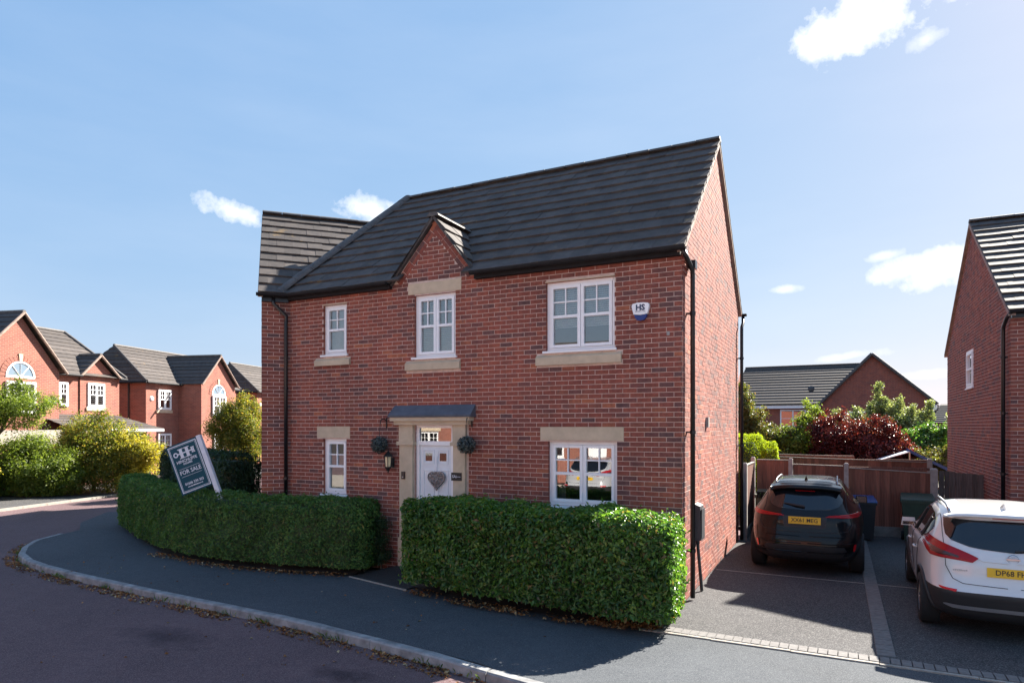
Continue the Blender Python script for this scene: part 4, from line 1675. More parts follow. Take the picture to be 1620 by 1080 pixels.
def wheelie(label, x, y, rz, body, lid, w=.56, h=.96):
    t = thing('wheelie_bin', label, 'bin', (x, y, .006), rz, group='wheelie bins along the fence')
    d = w * 1.15
    b = MB()
    k = .80
    vs = [(-w / 2 * k, -d / 2 * k, .06), (w / 2 * k, -d / 2 * k, .06), (w / 2 * k, d / 2 * k, .06), (-w / 2 * k, d / 2 * k, .06), (-w / 2, -d / 2, h), (w / 2, -d / 2, h), (w / 2, d / 2, h), (-w / 2, d / 2, h)]
    b.add(vs, [(0, 3, 2, 1), (4, 5, 6, 7), (0, 1, 5, 4), (1, 2, 6, 5), (2, 3, 7, 6), (3, 0, 4, 7)])
    b.box(-w / 2 - .02, w / 2 + .02, -d / 2 - .02, d / 2 + .02, h - .06, h - .005)
    obj('body', b, body, t, local=True)
    l = MB()
    l.add([(-w / 2 - .03, -d / 2 - .04, h), (w / 2 + .03, -d / 2 - .04, h), (w / 2 + .03, d / 2 + .05, h), (-w / 2 - .03, d / 2 + .05, h),
           (-w / 2 - .02, -d / 2 - .03, h + .03), (w / 2 + .02, -d / 2 - .03, h + .03), (w / 2, d / 2 + .03, h + .11), (-w / 2, d / 2 + .03, h + .11)],
          [(0, 3, 2, 1), (4, 5, 6, 7), (0, 1, 5, 4), (1, 2, 6, 5), (2, 3, 7, 6), (3, 0, 4, 7)])
    obj('lid', l, lid, t, local=True)
    obj('handle', MB().tube([(-w / 2 + .04, d / 2 + .09, h - .02), (w / 2 - .04, d / 2 + .09, h - .02)], .016, 8), body, t, local=True)
    for s in (-1, 1):
        obj('wheel', MB().lathe([(0, -.03), (.09, -.03), (.10, 0), (.09, .03), (0, .03)], 14, (s * (w / 2 - .03), d / 2 * .8 + .02, .10), 'x'), 'tyre', t, local=True)


wheelie('olive green wheelie bin in the corner left of the black car', -1.50, 17.10, 0, 'olive_plastic', 'olive_plastic')
wheelie('dark wheelie bin with a bright blue lid right of the black car', .52, 17.2, .06, 'dark_blue_plastic', 'blue_plastic', .50, h=.90)
wheelie('dark green wheelie bin behind the white car', 1.62, 17.35, -.05, 'green_plastic', 'green_plastic', .62, .98)

# blue garden cover behind the fence
bt = thing('garden_canopy', 'blue fabric canopy roof showing above the back fence', 'canopy', (2.3, 25.3, 0))
cv = MB()
A_, B_, C_ = Vector((1.15, 25.2, 1.45)), Vector((2.15, 25.4, 1.78)), Vector((3.35, 25.2, 1.12))
D_ = Vector((0, 1.6, 0))
cv.prism([A_, A_ + D_, A_ + D_ + Vector((0, 0, .03)), A_ + Vector((0, 0, .03))], B_ - A_)
obj('cover', cv, 'sign_white', bt)
cv = MB()
cv.prism([B_, B_ + D_, B_ + D_ + Vector((0, 0, .10)), B_ + Vector((0, 0, .10))], C_ - B_)
obj('cover', cv, 'blue_plastic', bt)
fr2 = MB()
for p in (A_, B_, C_, A_ + D_, B_ + D_, C_ + D_):
    fr2.tube([(p.x, p.y, -.02), (p.x, p.y, p.z)], .025, 6)
obj('frame', fr2, 'alloy', bt)


# ================================================================== CARS
def crom(vals, n):
    out = []
    m = len(vals)
    for i in range(m - 1):
        p0, p1, p2, p3 = vals[max(i - 1, 0)], vals[i], vals[i + 1], vals[min(i + 2, m - 1)]
        for k in range(n):
            t = k / n
            row = []
            for a, b, c, d in zip(p0, p1, p2, p3):
                # monotone-ish: limit the tangents
                m1 = (c - a) / 2
                m2 = (d - b) / 2
                if (c - b) == 0:
                    m1 = m2 = 0
                else:
                    if m1 * (c - b) < 0:
                        m1 = 0
                    if m2 * (c - b) < 0:
                        m2 = 0
                    m1 = max(-3 * abs(c - b), min(3 * abs(c - b), m1))
                    m2 = max(-3 * abs(c - b), min(3 * abs(c - b), m2))
                h = (2 * t ** 3 - 3 * t ** 2 + 1) * b + (t ** 3 - 2 * t ** 2 + t) * m1 + (-2 * t ** 3 + 3 * t ** 2) * c + (t ** 3 - t ** 2) * m2
                row.append(h)
            out.append(tuple(row))
    out.append(vals[-1])
    return out


def car_shell(layers, N=112, sub=4):
    L = crom(layers, sub)
    mb = MB()
    for (z, yr, yf, hw, pr, pf) in L:
        yc = (yr + yf) / 2
        for k in range(N):
            t = 2 * math.pi * (k + .5) / N
            # denser sampling round the corners
            c, s = math.cos(t), math.sin(t)
            p = pf if s > 0 else pr
            x = hw * math.copysign(abs(c) ** (2 / p), c)
            y = yc + ((yf - yc) if s > 0 else (yc - yr)) * math.copysign(abs(s) ** (2 / p), s)
            # plan taper towards both ends
            e = abs((y - yc) / ((yf - yr) / 2))
            x *= 1 - .07 * e ** 3
            mb.v.append((x, y, z))
    M = len(L)
    for i in range(M - 1):
        for k in range(N):
            k2 = (k + 1) % N
            mb.f.append((i * N + k, i * N + k2, (i + 1) * N + k2, (i + 1) * N + k))
    mb.f.append(tuple(reversed(range(N))))
    mb.f.append(tuple((M - 1) * N + k for k in range(N)))
    return mb


def cut_arches(mb, axles, r, width):
    me = mb.mesh('shell_tmp')
    o = bpy.data.objects.new('shell_tmp', me)
    COL.objects.link(o)
    cutters = []
    for y in axles:
        for s in (-1, 1):
            c = MB().lathe([(0.0001, -.17), (r, -.17), (r, .4), (0.0001, .4)], 40, (s * (width - .10), y, .335), 'x')
            if s < 0:
                c = MB().lathe([(0.0001, -.4), (r, -.4), (r, .17), (0.0001, .17)], 40, (s * (width - .10), y, .335), 'x')
            bm = bmesh.new()
            tmp = c.mesh('cut')
            bm.from_mesh(tmp)
            bmesh.ops.remove_doubles(bm, verts=bm.verts, dist=.001)
            bmesh.ops.recalc_face_normals(bm, faces=bm.faces)
            bm.to_mesh(tmp)
            bm.free()
            co = bpy.data.objects.new('cut', tmp)
            COL.objects.link(co)
            md = o.modifiers.new('b', 'BOOLEAN')
            md.operation = 'DIFFERENCE'
            md.object = co
            md.solver = 'EXACT'
            cutters.append(co)
    dg = bpy.context.evaluated_depsgraph_get()
    out = bpy.data.meshes.new_from_object(o.evaluated_get(dg))
    bpy.data.objects.remove(o)
    for c in cutters:
        bpy.data.objects.remove(c)
    return out


class Car:
    def __init__(self, root, shell_mb, axles, wr, width):
        self.root = root
        self.me = cut_arches(shell_mb, axles, wr + .055, width)
        full = shell_mb.mesh('bvh')
        bm = bmesh.new()
        bm.from_mesh(full)
        self.bvh = BVHTree.FromBMesh(bm)
        bm.free()
        bpy.data.meshes.remove(full)

    def body(self, paint_mat, low_fn, low_mat):
        bm = bmesh.new()
        bm.from_mesh(self.me)
        hi, lo = MB(), MB()
        for f in bm.faces:
            c = f.calc_center_median()
            tgt = lo if low_fn(c) else hi
            tgt.add([v.co for v in f.verts], [tuple(range(len(f.verts)))])
        bm.free()

        def mk(name, mb, mat):
            me = mb.mesh(name)
            b2 = bmesh.new()
            b2.from_mesh(me)
            bmesh.ops.remove_doubles(b2, verts=b2.verts, dist=.0005)
            for f in b2.faces:
                f.smooth = True
            for e in b2.edges:
                if len(e.link_faces) == 2 and e.calc_face_angle(0) > R(38):
                    e.smooth = False
            b2.to_mesh(me)
            b2.free()
            return obj(name, me, mat, self.root, local=True)
        self.shell = mk('body', hi, paint_mat)
        if lo.v:
            mk('cladding', lo, low_mat)

    def hit(self, side, u, v):
        if side == 'rear':
            o, d = Vector((u, -4, v)), Vector((0, 1, 0))
        elif side == 'left':
            o, d = Vector((-4, u, v)), Vector((1, 0, 0))
        elif side == 'right':
            o, d = Vector((4, u, v)), Vector((-1, 0, 0))
        else:
            o, d = Vector((u, v, 4)), Vector((0, 0, -1))
        h = self.bvh.ray_cast(o, d)
        return (h[0], h[1], d) if h[0] is not None else (None, None, d)

    def patch(self, name, side, poly, mat, off=.005, nr=14, nc=16, parent=None, mirror=False, smooth=True):
        """panel that follows the body skin inside an outline given in (u, v)"""
        out = None
        for sgn in ((1, -1) if mirror else (1,)):
            pl = [(sgn * u if side in ('rear', 'top') else u, v) for u, v in poly]
            sd_ = side
            if mirror and side == 'left' and sgn < 0:
                sd_ = 'right'
            vmin, vmax = min(v for _, v in pl), max(v for _, v in pl)
            mb = MB()
            G = []
            for i in range(nr + 1):
                v = vmin + (vmax - vmin) * (i + (.02 if i == 0 else -.02 if i == nr else 0)) / nr
                xs = []
                for (a, b) in zip(pl, pl[1:] + pl[:1]):
                    if (a[1] - v) * (b[1] - v) <= 0 and a[1] != b[1]:
                        xs.append(a[0] + (b[0] - a[0]) * (v - a[1]) / (b[1] - a[1]))
                if len(xs) < 2:
                    continue
                u0, u1 = min(xs), max(xs)
                row = []
                for j in range(nc + 1):
                    u = u0 + (u1 - u0) * j / nc
                    p, nrm, d = self.hit(sd_, u, v)
                    if p is None:
                        row.append(None)
                    else:
                        if nrm.dot(d) > 0:
                            nrm = -nrm
                        row.append(p + nrm * off)
                G.append(row)
            idx = {}
            for i, row in enumerate(G):
                for j, p in enumerate(row):
                    if p is not None:
                        idx[i, j] = len(mb.v)
                        mb.v.append(tuple(p))
            for i in range(len(G) - 1):
                for j in range(nc):
                    q = [(i, j), (i, j + 1), (i + 1, j + 1), (i + 1, j)]
                    if all(k in idx for k in q):
                        mb.f.append(tuple(idx[k] for k in q))
            out = obj(name, mb, mat, parent or self.root, smooth=smooth, local=True)
        return out

    def strip(self, name, side, pts, w, mat, off=.003, mirror=False):
        """thin seam that follows a polyline on the skin"""
        for sgn in ((1, -1) if mirror else (1,)):
            mb = MB()
            path = []
            for (a, b) in zip(pts, pts[1:]):
                for k in range(8):
                    t = k / 8
                    u, v = a[0] + (b[0] - a[0]) * t, a[1] + (b[1] - a[1]) * t
                    p, nrm, d = self.hit(side, sgn * u if side in ('rear', 'top') else u, v)
                    if p is not None:
                        path.append(p + (nrm if nrm.dot(d) < 0 else -nrm) * off)
            if len(path) > 1:
                mb.tube(path, w / 2, 5)
                obj(name, mb, mat, self.root, local=True)


def wheel(root, x, y, r=.335, w=.225, side=1):
    t = bpy.data.objects.new('wheel', None)
    t.empty_display_size = .1
    COL.objects.link(t)
    t.parent = root
    t.location = (x, y, r)
    h = w / 2
    obj('tyre', MB().lathe([(r * .66, -h), (r * .90, -h), (r * .985, -h * .8), (r, -h * .4), (r, h * .4), (r * .985, h * .8), (r * .90, h), (r * .66, h), (r * .64, 0), (r * .66, -h)], 40, (0, 0, 0), 'x'), 'tyre', t, smooth=True, local=True)
    rm = MB().lathe([(r * .655, -h * .9), (r * .655, h * .9), (r * .62, h * .9), (r * .60, -h * .9)], 40, (0, 0, 0), 'x')
    fx = side * h * .70
    for k in range(5):
        a0 = 2 * math.pi * k / 5
        for da in (-.16, .16):
            p0 = Vector((fx * 1.05, .05 * math.cos(a0), .05 * math.sin(a0)))
            p1 = Vector((fx * .95, r * .63 * math.cos(a0 + da), r * .63 * math.sin(a0 + da)))
            rm.tube([p0, p1], [.026, .020], 6)
    rm.lathe([(0.001, -.02), (.065, -.02), (.065, .02), (.001, .02)], 20, (fx, 0, 0), 'x')
    obj('rim', rm, 'alloy', t, local=True)
    obj('brake_disc', MB().lathe([(.001, -.012), (.15, -.012), (.15, .012), (.001, .012)], 24, (-side * .02, 0, 0), 'x'), 'car_plastic', t, local=True)


def plate(root, txt, z, yfun, w=.52, h=.111, tilt=4, sz=.088):
    y = yfun
    p = obj('number_plate', MB().box(-w / 2, w / 2, -.004, .006, -h / 2, h / 2, Matrix.Translation((0, y, z)) @ Matrix.Rotation(R(-tilt), 4, 'X')), 'plate_yellow', root, local=True)
    M = Matrix.Translation((0, y, z)) @ Matrix.Rotation(R(-tilt), 4, 'X') @ Matrix.Translation((0, -.0052, 0)) @ Matrix.Rotation(R(90), 4, 'X')
    text_mesh(txt, sz, 'plate_ink', 'lettering', p, M, .0008, .0010, sx=.93)
    return p


def white_suv(label, loc, rz, paint_mat, txt, name='parked_car', simple_=False):
    root = thing(name, label, 'car', loc, rz)
    W = .905
    layers = [(.20, .42, 4.05, .74, 5, 4), (.26, .22, 4.18, .82, 5.5, 4), (.36, .09, 4.30, .868, 6, 4.2), (.50, .03, 4.37, .885, 6.5, 4.4), (.60, .0, 4.39, .892, 7, 4.4),
              (.68, .035, 4.385, .900, 6.5, 5), (.80, .075, 4.35, .906, 6, 5.5), (.92, .085, 4.24, .908, 5.5, 6), (1.00, .105, 3.98, .903, 5.4, 7), (1.06, .13, 3.55, .890, 5.4, 7.5),
              (1.12, .165, 3.20, .850, 5.4, 7), (1.25, .235, 2.94, .790, 5.2, 6.5), (1.38, .315, 2.68, .735, 5, 6), (1.47, .375, 2.50, .688, 5, 4.6), (1.525, .41, 2.36, .635, 4.6, 4.4), (1.555, .50, 2.22, .56, 4.2, 4), (1.58, .80, 2.0, .40, 3.6, 3.6), (1.588, 1.2, 1.75, .16, 3, 3)]
    car = Car(root, car_shell(layers), (.87, 3.52), .335, W)
    car.body(paint_mat, lambda c: c.z < (.62 if c.y < .62 else .40) and not (c.z > .56 and c.y > .60), 'car_plastic')
    for x in (-1, 1):
        for y in (.87, 3.52):
            wheel(root, x * .795, y, side=x)
            # dark wheel arch lip
            mb = MB()
            pts = []
            for k in range(19):
                a = R(-12 + 204 * k / 18)
                yy, zz = y + .405 * math.cos(a), .335 + .405 * math.sin(a)
                p, nrm, d = car.hit('left' if x < 0 else 'right', yy, max(zz, .24))
                if p is not None:
                    pts.append(p - d * .004)
            mb.tube(pts, .026, 6)
            obj('arch_lip', mb, 'car_plastic', root, smooth=True, local=True)
    # glazing
    rg = car.patch('rear_window', 'rear', [(-.645, 1.455), (-.655, 1.36), (-.65, 1.265), (-.60, 1.205), (-.42, 1.145), (-.2, 1.112), (0, 1.106), (.2, 1.112), (.42, 1.145), (.60, 1.205), (.65, 1.265), (.655, 1.36), (.645, 1.455)], 'tinted_glass', .006, 18, 30)
    car.patch('side_window', 'left', [(3.02, 1.085), (2.86, 1.20), (2.60, 1.345), (2.36, 1.44), (1.7, 1.475), (1.1, 1.455), (.86, 1.40), (.72, 1.30), (.84, 1.20), (1.1, 1.135), (2.0, 1.105)], 'tinted_glass', .004, 16, 30, mirror=True)
    for s_, nm in (('left', 'left'), ('right', 'right')):
        for (ya, yb) in (((2.02, 1.10), (1.86, 1.475)), ((1.13, 1.12), (1.00, 1.43))):
            car.strip('pillar_trim', s_, [ya, yb], .05 if ya[0] > 1.5 else .03, 'car_gap', .006)
        car.strip('window_trim', s_, [(3.02, 1.08), (2.0, 1.098), (1.1, 1.128), (.84, 1.19), (.71, 1.30)], .014, 'chrome', .005)
        car.strip('door_gap', s_, [(2.04, 1.08), (2.02, .8), (2.03, .42)], .008, 'car_gap')
        car.strip('door_gap', s_, [(1.12, 1.10), (1.18, .92), (1.30, .74), (1.36, .42)], .008, 'car_gap')
        car.strip('door_gap', s_, [(3.05, 1.06), (3.10, .8), (3.05, .42)], .008, 'car_gap')
        car.strip('door_gap', s_, [(3.02, .40), (1.34, .40)], .010, 'car_gap')
        for y in (1.42, 2.30):
            p, nrm, d = car.hit(s_, y, .93)
            sg = -1 if s_ == 'left' else 1
            obj('door_handle', MB().tube([p + Vector((sg * .006, -.09, 0)), p + Vector((sg * .03, -.05, .004)), p + Vector((sg * .03, .05, .004)), p + Vector((sg * .006, .09, 0))], .014, 6), paint_mat, root, smooth=True, local=True)
    ws_ = [(-.60, 2.60), (-.70, 3.05), (.70, 3.05), (.60, 2.60)]
    car.patch('windscreen', 'top', ws_, 'tinted_glass', .004, 10, 16)
    # tail lights with a clear inner lens
    tl = [(-.885, 1.19), (-.83, 1.215), (-.70, 1.165), (-.55, 1.115), (-.40, 1.055), (-.335, 1.022), (-.40, .968), (-.60, .972), (-.80, .982), (-.835, 1.03), (-.87, 1.12)]
    car.patch('tail_light', 'rear', tl, 'lamp_red', .012, 14, 22, mirror=True)
    cl = [(-.83, 1.115), (-.70, 1.075), (-.52, 1.03), (-.54, 1.008), (-.66, 1.012), (-.79, 1.03)]
    car.patch('light_lens', 'rear', cl, 'lamp_clear', .015, 8, 14, mirror=True)
    car.strip('tailgate_gap', 'rear', [(-.665, 1.48), (-.675, 1.28), (-.672, 1.1), (-.665, .9), (-.60, .76), (-.50, .715), (0, .70)], .008, 'car_gap', .002, mirror=True)
    # spoiler above the glass
    sp = MB()
    pr = []
    for k in range(15):
        x = -.66 + 1.32 * k / 14
        e = abs(x) / .66
        y0 = .30 + .07 * e * e
        pr.append([(x, y0, 1.500 - .025 * e ** 4), (x, y0 - .012, 1.522 - .025 * e ** 4), (x, .50, 1.560 - .06 * e ** 4), (x, .50, 1.50 - .03 * e ** 4)])
    for r_ in pr:
        sp.v += r_
    for k in range(14):
        for j in range(4):
            sp.f.append((k * 4 + j, k * 4 + (j + 1) % 4, k * 4 + 4 + (j + 1) % 4, k * 4 + 4 + j))
    sp.f += [(0, 1, 2, 3), tuple(56 + j for j in (3, 2, 1, 0))]
    obj('spoiler', sp, paint_mat, root, smooth=True, local=True)
    obj('brake_light', MB().box(-.17, .17, .325, .345, 1.488, 1.502), 'lamp_red', root, local=True)
    # plate and chrome emblem
    p, nrm, d = car.hit('rear', 0, .873)
    plate(root, txt, .873, p.y - .008, tilt=5)
    p, nrm, d = car.hit('rear', 0, 1.035)
    car.strip('tailgate_crease', 'rear', [(-.36, 1.03), (-.30, .995), (0, .985)], .012, paint_mat, .004, mirror=True)
    em = MB().lathe([(.050, -.012), (.058, -.004), (.050, .004)], 28, (0, p.y - .004, 1.04), 'y')
    emo = obj('emblem', em, 'chrome', root, smooth=True, local=True)
    obj('emblem_bar', MB().box(-.066, .066, p.y - .018, p.y - .004, 1.032, 1.050), 'chrome', emo, local=True)
    # faint silver model script left of the plate
    p, nrm, d = car.hit('rear', -.53, .87)
    sc = MB()
    random.seed(3)
    for k in range(8):
        sc.box(-.60 + k * .019, -.60 + k * .019 + .013, p.y - .016, p.y - .012, .862, .876 + random.uniform(-.004, .004))
    obj('lettering', sc, 'silver_trim', root, local=True)
    # lower bumper: reflectors, silver trim
    car.patch('rear_reflector', 'rear', [(-.74, .648), (-.56, .640), (-.575, .612), (-.72, .622)], 'reflector_red', .010, 4, 8, mirror=True)
    car.patch('skid_trim', 'rear', [(-.70, .435), (-.66, .452), (.66, .452), (.70, .435), (.60, .405), (-.60, .405)], 'silver_trim', .014, 4, 26)
    # roof rails, fin, mirrors
    for s_ in (-1, 1):
        pts = []
        for k in range(11):
            y = .62 + 1.75 * k / 10
            x = s_ * (.585 - .02 * (k / 10 - .4) ** 2)
            p, nrm, d = car.hit('top', x, y)
            lift = .045 * min(1, min(k, 10 - k) / 1.5)
            pts.append(p + Vector((0, 0, .004 + lift)))
        obj('roof_rail', MB().tube(pts, .017, 7), 'alloy', root, smooth=True, local=True)
        mbm = MB()
        mx = s_ * .925
        mbm.add([(mx - .10, 2.60, 1.06), (mx + .10, 2.60, 1.06), (mx + .085, 2.60, 1.19), (mx - .085, 2.60, 1.19), (mx - .06, 2.74, 1.08), (mx + .06, 2.74, 1.08), (mx + .05, 2.74, 1.165), (mx - .05, 2.74, 1.165)],
                [(0, 1, 2, 3), (5, 4, 7, 6), (0, 4, 5, 1), (1, 5, 6, 2), (2, 6, 7, 3), (3, 7, 4, 0)])
        mo = obj('door_mirror', mbm, paint_mat, root, local=True)
        obj('mirror_glass', MB().quad((mx - .088, 2.597, 1.072), (mx + .088, 2.597, 1.072), (mx + .080, 2.597, 1.125), (mx - .080, 2.597, 1.125)), 'tinted_glass', mo, local=True)
        obj('mirror_arm', MB().tube([(s_ * .78, 2.70, 1.07), (s_ * .90, 2.68, 1.07)], .028, 6), 'car_plastic', mo, local=True)
    p, nrm, d = car.hit('top', 0, .72)
    fn = MB().add([(-.022, .66, p.z - .01), (.022, .66, p.z - .01), (.028, .84, p.z - .002), (-.028, .84, p.z - .002), (-.004, .655, p.z + .072), (.004, .655, p.z + .072), (.004, .70, p.z + .068), (-.004, .70, p.z + .068)],
                  [(0, 1, 5, 4), (1, 2, 6, 5), (2, 3, 7, 6), (3, 0, 4, 7), (4, 5, 6, 7)])
    obj('roof_fin', fn, paint_mat, root, local=True)
    obj('rear_wiper', MB().tube([(.03, car.hit('rear', .03, 1.135)[0].y - .03, 1.135), (.25, car.hit('rear', .25, 1.16)[0].y - .02, 1.165), (.38, car.hit('rear', .38, 1.2)[0].y - .02, 1.20)], .012, 6), 'car_plastic', root, local=True)
    return root


white_suv('white family crossover car with dark plastic lower trim, cut by the right edge', (1.87, 9.50, .006), R(-1.5), 'paint_white', 'DP68 FHK')


def black_suv(label, loc, rz, txt):
    root = thing('parked_car', label, 'car', loc, rz)
    W = .96
    layers = [(.22, .40, 4.3, .78, 5, 4), (.30, .16, 4.45, .87, 5, 4), (.42, .05, 4.58, .925, 5.5, 4.2), (.55, .0, 4.66, .948, 5.6, 4.4), (.66, .015, 4.68, .957, 5.6, 4.4), (.78, .05, 4.66, .962, 5.4, 4.6),
              (.90, .075, 4.56, .960, 5.2, 5), (1.0, .09, 4.34, .945, 5.0, 5.5), (1.07, .12, 3.95, .918, 5.0, 6), (1.13, .16, 3.60, .875, 5.0, 6), (1.22, .235, 3.36, .81, 5, 6), (1.35, .34, 3.10, .735, 5.2, 6), (1.47, .43, 2.86, .66, 5.4, 6), (1.555, .49, 2.66, .605, 5.0, 5), (1.60, .54, 2.50, .555, 4.6, 4.6), (1.635, .72, 2.3, .44, 3.8, 3.8), (1.652, 1.1, 2.0, .25, 3.2, 3.2)]
    car = Car(root, car_shell(layers), (.92, 3.79), .365, W)
    car.body('paint_black', lambda c: c.z < .40, 'car_plastic')
    for x in (-1, 1):
        for y in (.92, 3.79):
            wheel(root, x * .82, y, r=.365, w=.25, side=x)
    car.patch('rear_window', 'rear', [(-.555, 1.52), (-.60, 1.40), (-.60, 1.30), (-.54, 1.22), (-.40, 1.165), (0, 1.15), (.40, 1.165), (.54, 1.22), (.60, 1.30), (.60, 1.40), (.555, 1.52)], 'tinted_glass', .005, 16, 24)
    car.patch('side_window', 'left', [(3.3, 1.15), (3.0, 1.34), (2.7, 1.48), (2.2, 1.545), (1.5, 1.54), (1.0, 1.48), (.75, 1.38), (.72, 1.30), (1.1, 1.21), (2.0, 1.165)], 'tinted_glass', .004, 16, 28, mirror=True)
    car.patch('windscreen', 'top', [(-.56, 2.75), (-.72, 3.3), (.72, 3.3), (.56, 2.75)], 'tinted_glass', .004, 10, 16)
    # deep roof spoiler
    sp = MB()
    for k in range(17):
        x = -.585 + 1.17 * k / 16
        e = abs(x) / .585
        y0 = .30 + .09 * e * e
        dz = -.055 * e ** 3
        sp.v += [(x, y0 + .03, 1.515 + dz), (x, y0, 1.545 + dz), (x, .62, 1.612 + dz * .9), (x, .62, 1.52 + dz)]
    for k in range(16):
        for j in range(4):
            sp.f.append((k * 4 + j, k * 4 + (j + 1) % 4, k * 4 + 4 + (j + 1) % 4, k * 4 + 4 + j))
    sp.f += [(0, 1, 2, 3), tuple(64 + j for j in (3, 2, 1, 0))]
    obj('spoiler', sp, 'paint_black', root, smooth=True, local=True)
    car.patch('brake_light', 'rear', [(-.16, 1.475), (.16, 1.475), (.16, 1.46), (-.16, 1.46)], 'lamp_red', .012, 2, 8)
    tl = [(-.90, 1.085), (-.84, 1.108), (-.60, 1.088), (-.335, 1.062), (-.33, 1.042), (-.60, 1.040), (-.82, 1.040), (-.88, 1.05)]
    car.patch('tail_light', 'rear', tl, 'lamp_red', .010, 8, 22, mirror=True)
    car.strip('light_edge', 'rear', [(-.84, 1.110), (-.60, 1.090), (-.335, 1.064)], .009, 'reflector_red', .012, mirror=True)
    car.strip('tailgate_gap', 'rear', [(-.64, 1.40), (-.66, 1.2), (-.72, 1.02), (-.74, .92), (-.68, .82), (-.40, .79), (0, .785)], .010, 'car_gap', .002, mirror=True)
    car.patch('plate_recess', 'rear', [(-.36, 1.055), (.36, 1.055), (.33, .86), (-.33, .86)], 'car_plastic', .003, 6, 10)
    p, nrm, d = car.hit('rear', 0, .99)
    plate(root, txt, .985, p.y - .016, tilt=4, h=.125, sz=.098)
    car.strip('chrome_strip', 'rear', [(-.62, .725), (0, .715)], .014, 'paint_black', .008, mirror=True)
    car.patch('lower_bumper', 'rear', [(-.62, .56), (-.66, .50), (-.56, .33), (.56, .33), (.66, .50), (.62, .56)], 'car_plastic', .008, 8, 20)
    car.strip('bumper_crease', 'rear', [(-.78, .62), (-.4, .60), (0, .60)], .020, 'paint_black', .006, mirror=True)
    car.strip('bumper_crease', 'rear', [(-.70, .47), (-.4, .45), (0, .45)], .018, 'paint_black', .010, mirror=True)
    car.patch('rear_reflector', 'rear', [(-.80, .60), (-.765, .60), (-.745, .50), (-.765, .475), (-.79, .51)], 'reflector_red', .012, 6, 5, mirror=True)
    car.patch('haunch_vent', 'rear', [(-.86, .80), (-.80, .84), (-.78, .66), (-.82, .62)], 'paint_black', .008, 5, 5, mirror=True)
    obj('rear_wiper', MB().tube([(0, car.hit('rear', 0, 1.215)[0].y - .035, 1.215), (-.14, car.hit('rear', -.14, 1.225)[0].y - .03, 1.235), (-.34, car.hit('rear', -.34, 1.26)[0].y - .02, 1.262)], [.022, .02, .010], 6), 'car_plastic', root, local=True)
    p, nrm, d = car.hit('top', 0, .85)
    fn = MB().add([(-.03, .80, p.z - .01), (.03, .80, p.z - .01), (.03, .98, p.z - .002), (-.03, .98, p.z - .002), (-.004, .795, p.z + .075), (.004, .795, p.z + .075), (.004, .83, p.z + .07), (-.004, .83, p.z + .07)],
                  [(0, 1, 5, 4), (1, 2, 6, 5), (2, 3, 7, 6), (3, 0, 4, 7), (4, 5, 6, 7)])
    obj('roof_fin', fn, 'paint_black', root, local=True)
    car.strip('roof_seam', 'top', [(-.50, .70), (0, .68), (.50, .70)], .006, 'car_gap', .002)
    for s_ in (-1, 1):
        pts = []
        for k in range(11):
            y = .72 + 1.8 * k / 10
            p, nrm, d = car.hit('top', s_ * .515, y)
            pts.append(p + Vector((0, 0, .006 + .03 * min(1, min(k, 10 - k) / 1.5))))
        obj('roof_rail', MB().tube(pts, .013, 6), 'silver_trim', root, smooth=True, local=True)
        mx = s_ * .955
        mbm = MB().add([(mx - .11, 2.72, 1.07), (mx + .11, 2.72, 1.07), (mx + .10, 2.72, 1.21), (mx - .10, 2.72, 1.21), (mx - .07, 2.87, 1.09), (mx + .07, 2.87, 1.09), (mx + .06, 2.87, 1.18), (mx - .06, 2.87, 1.18)],
                       [(0, 1, 2, 3), (5, 4, 7, 6), (0, 4, 5, 1), (1, 5, 6, 2), (2, 6, 7, 3), (3, 7, 4, 0)])
        mo = obj('door_mirror', mbm, 'paint_black', root, local=True)
        obj('mirror_glass', MB().quad((mx - .09, 2.717, 1.085), (mx + .09, 2.717, 1.085), (mx + .085, 2.717, 1.195), (mx - .085, 2.717, 1.195)), 'tinted_glass', mo, local=True)
        obj('mirror_arm', MB().tube([(s_ * .78, 2.82, 1.12), (s_ * .92, 2.80, 1.11)], .03, 6), 'paint_black', mo, local=True)
    return root


black_suv('glossy black car with yellow plate XX61 MEG parked nose to the fence', (-.52, 12.42, .006), 0, 'XX61 MEG')

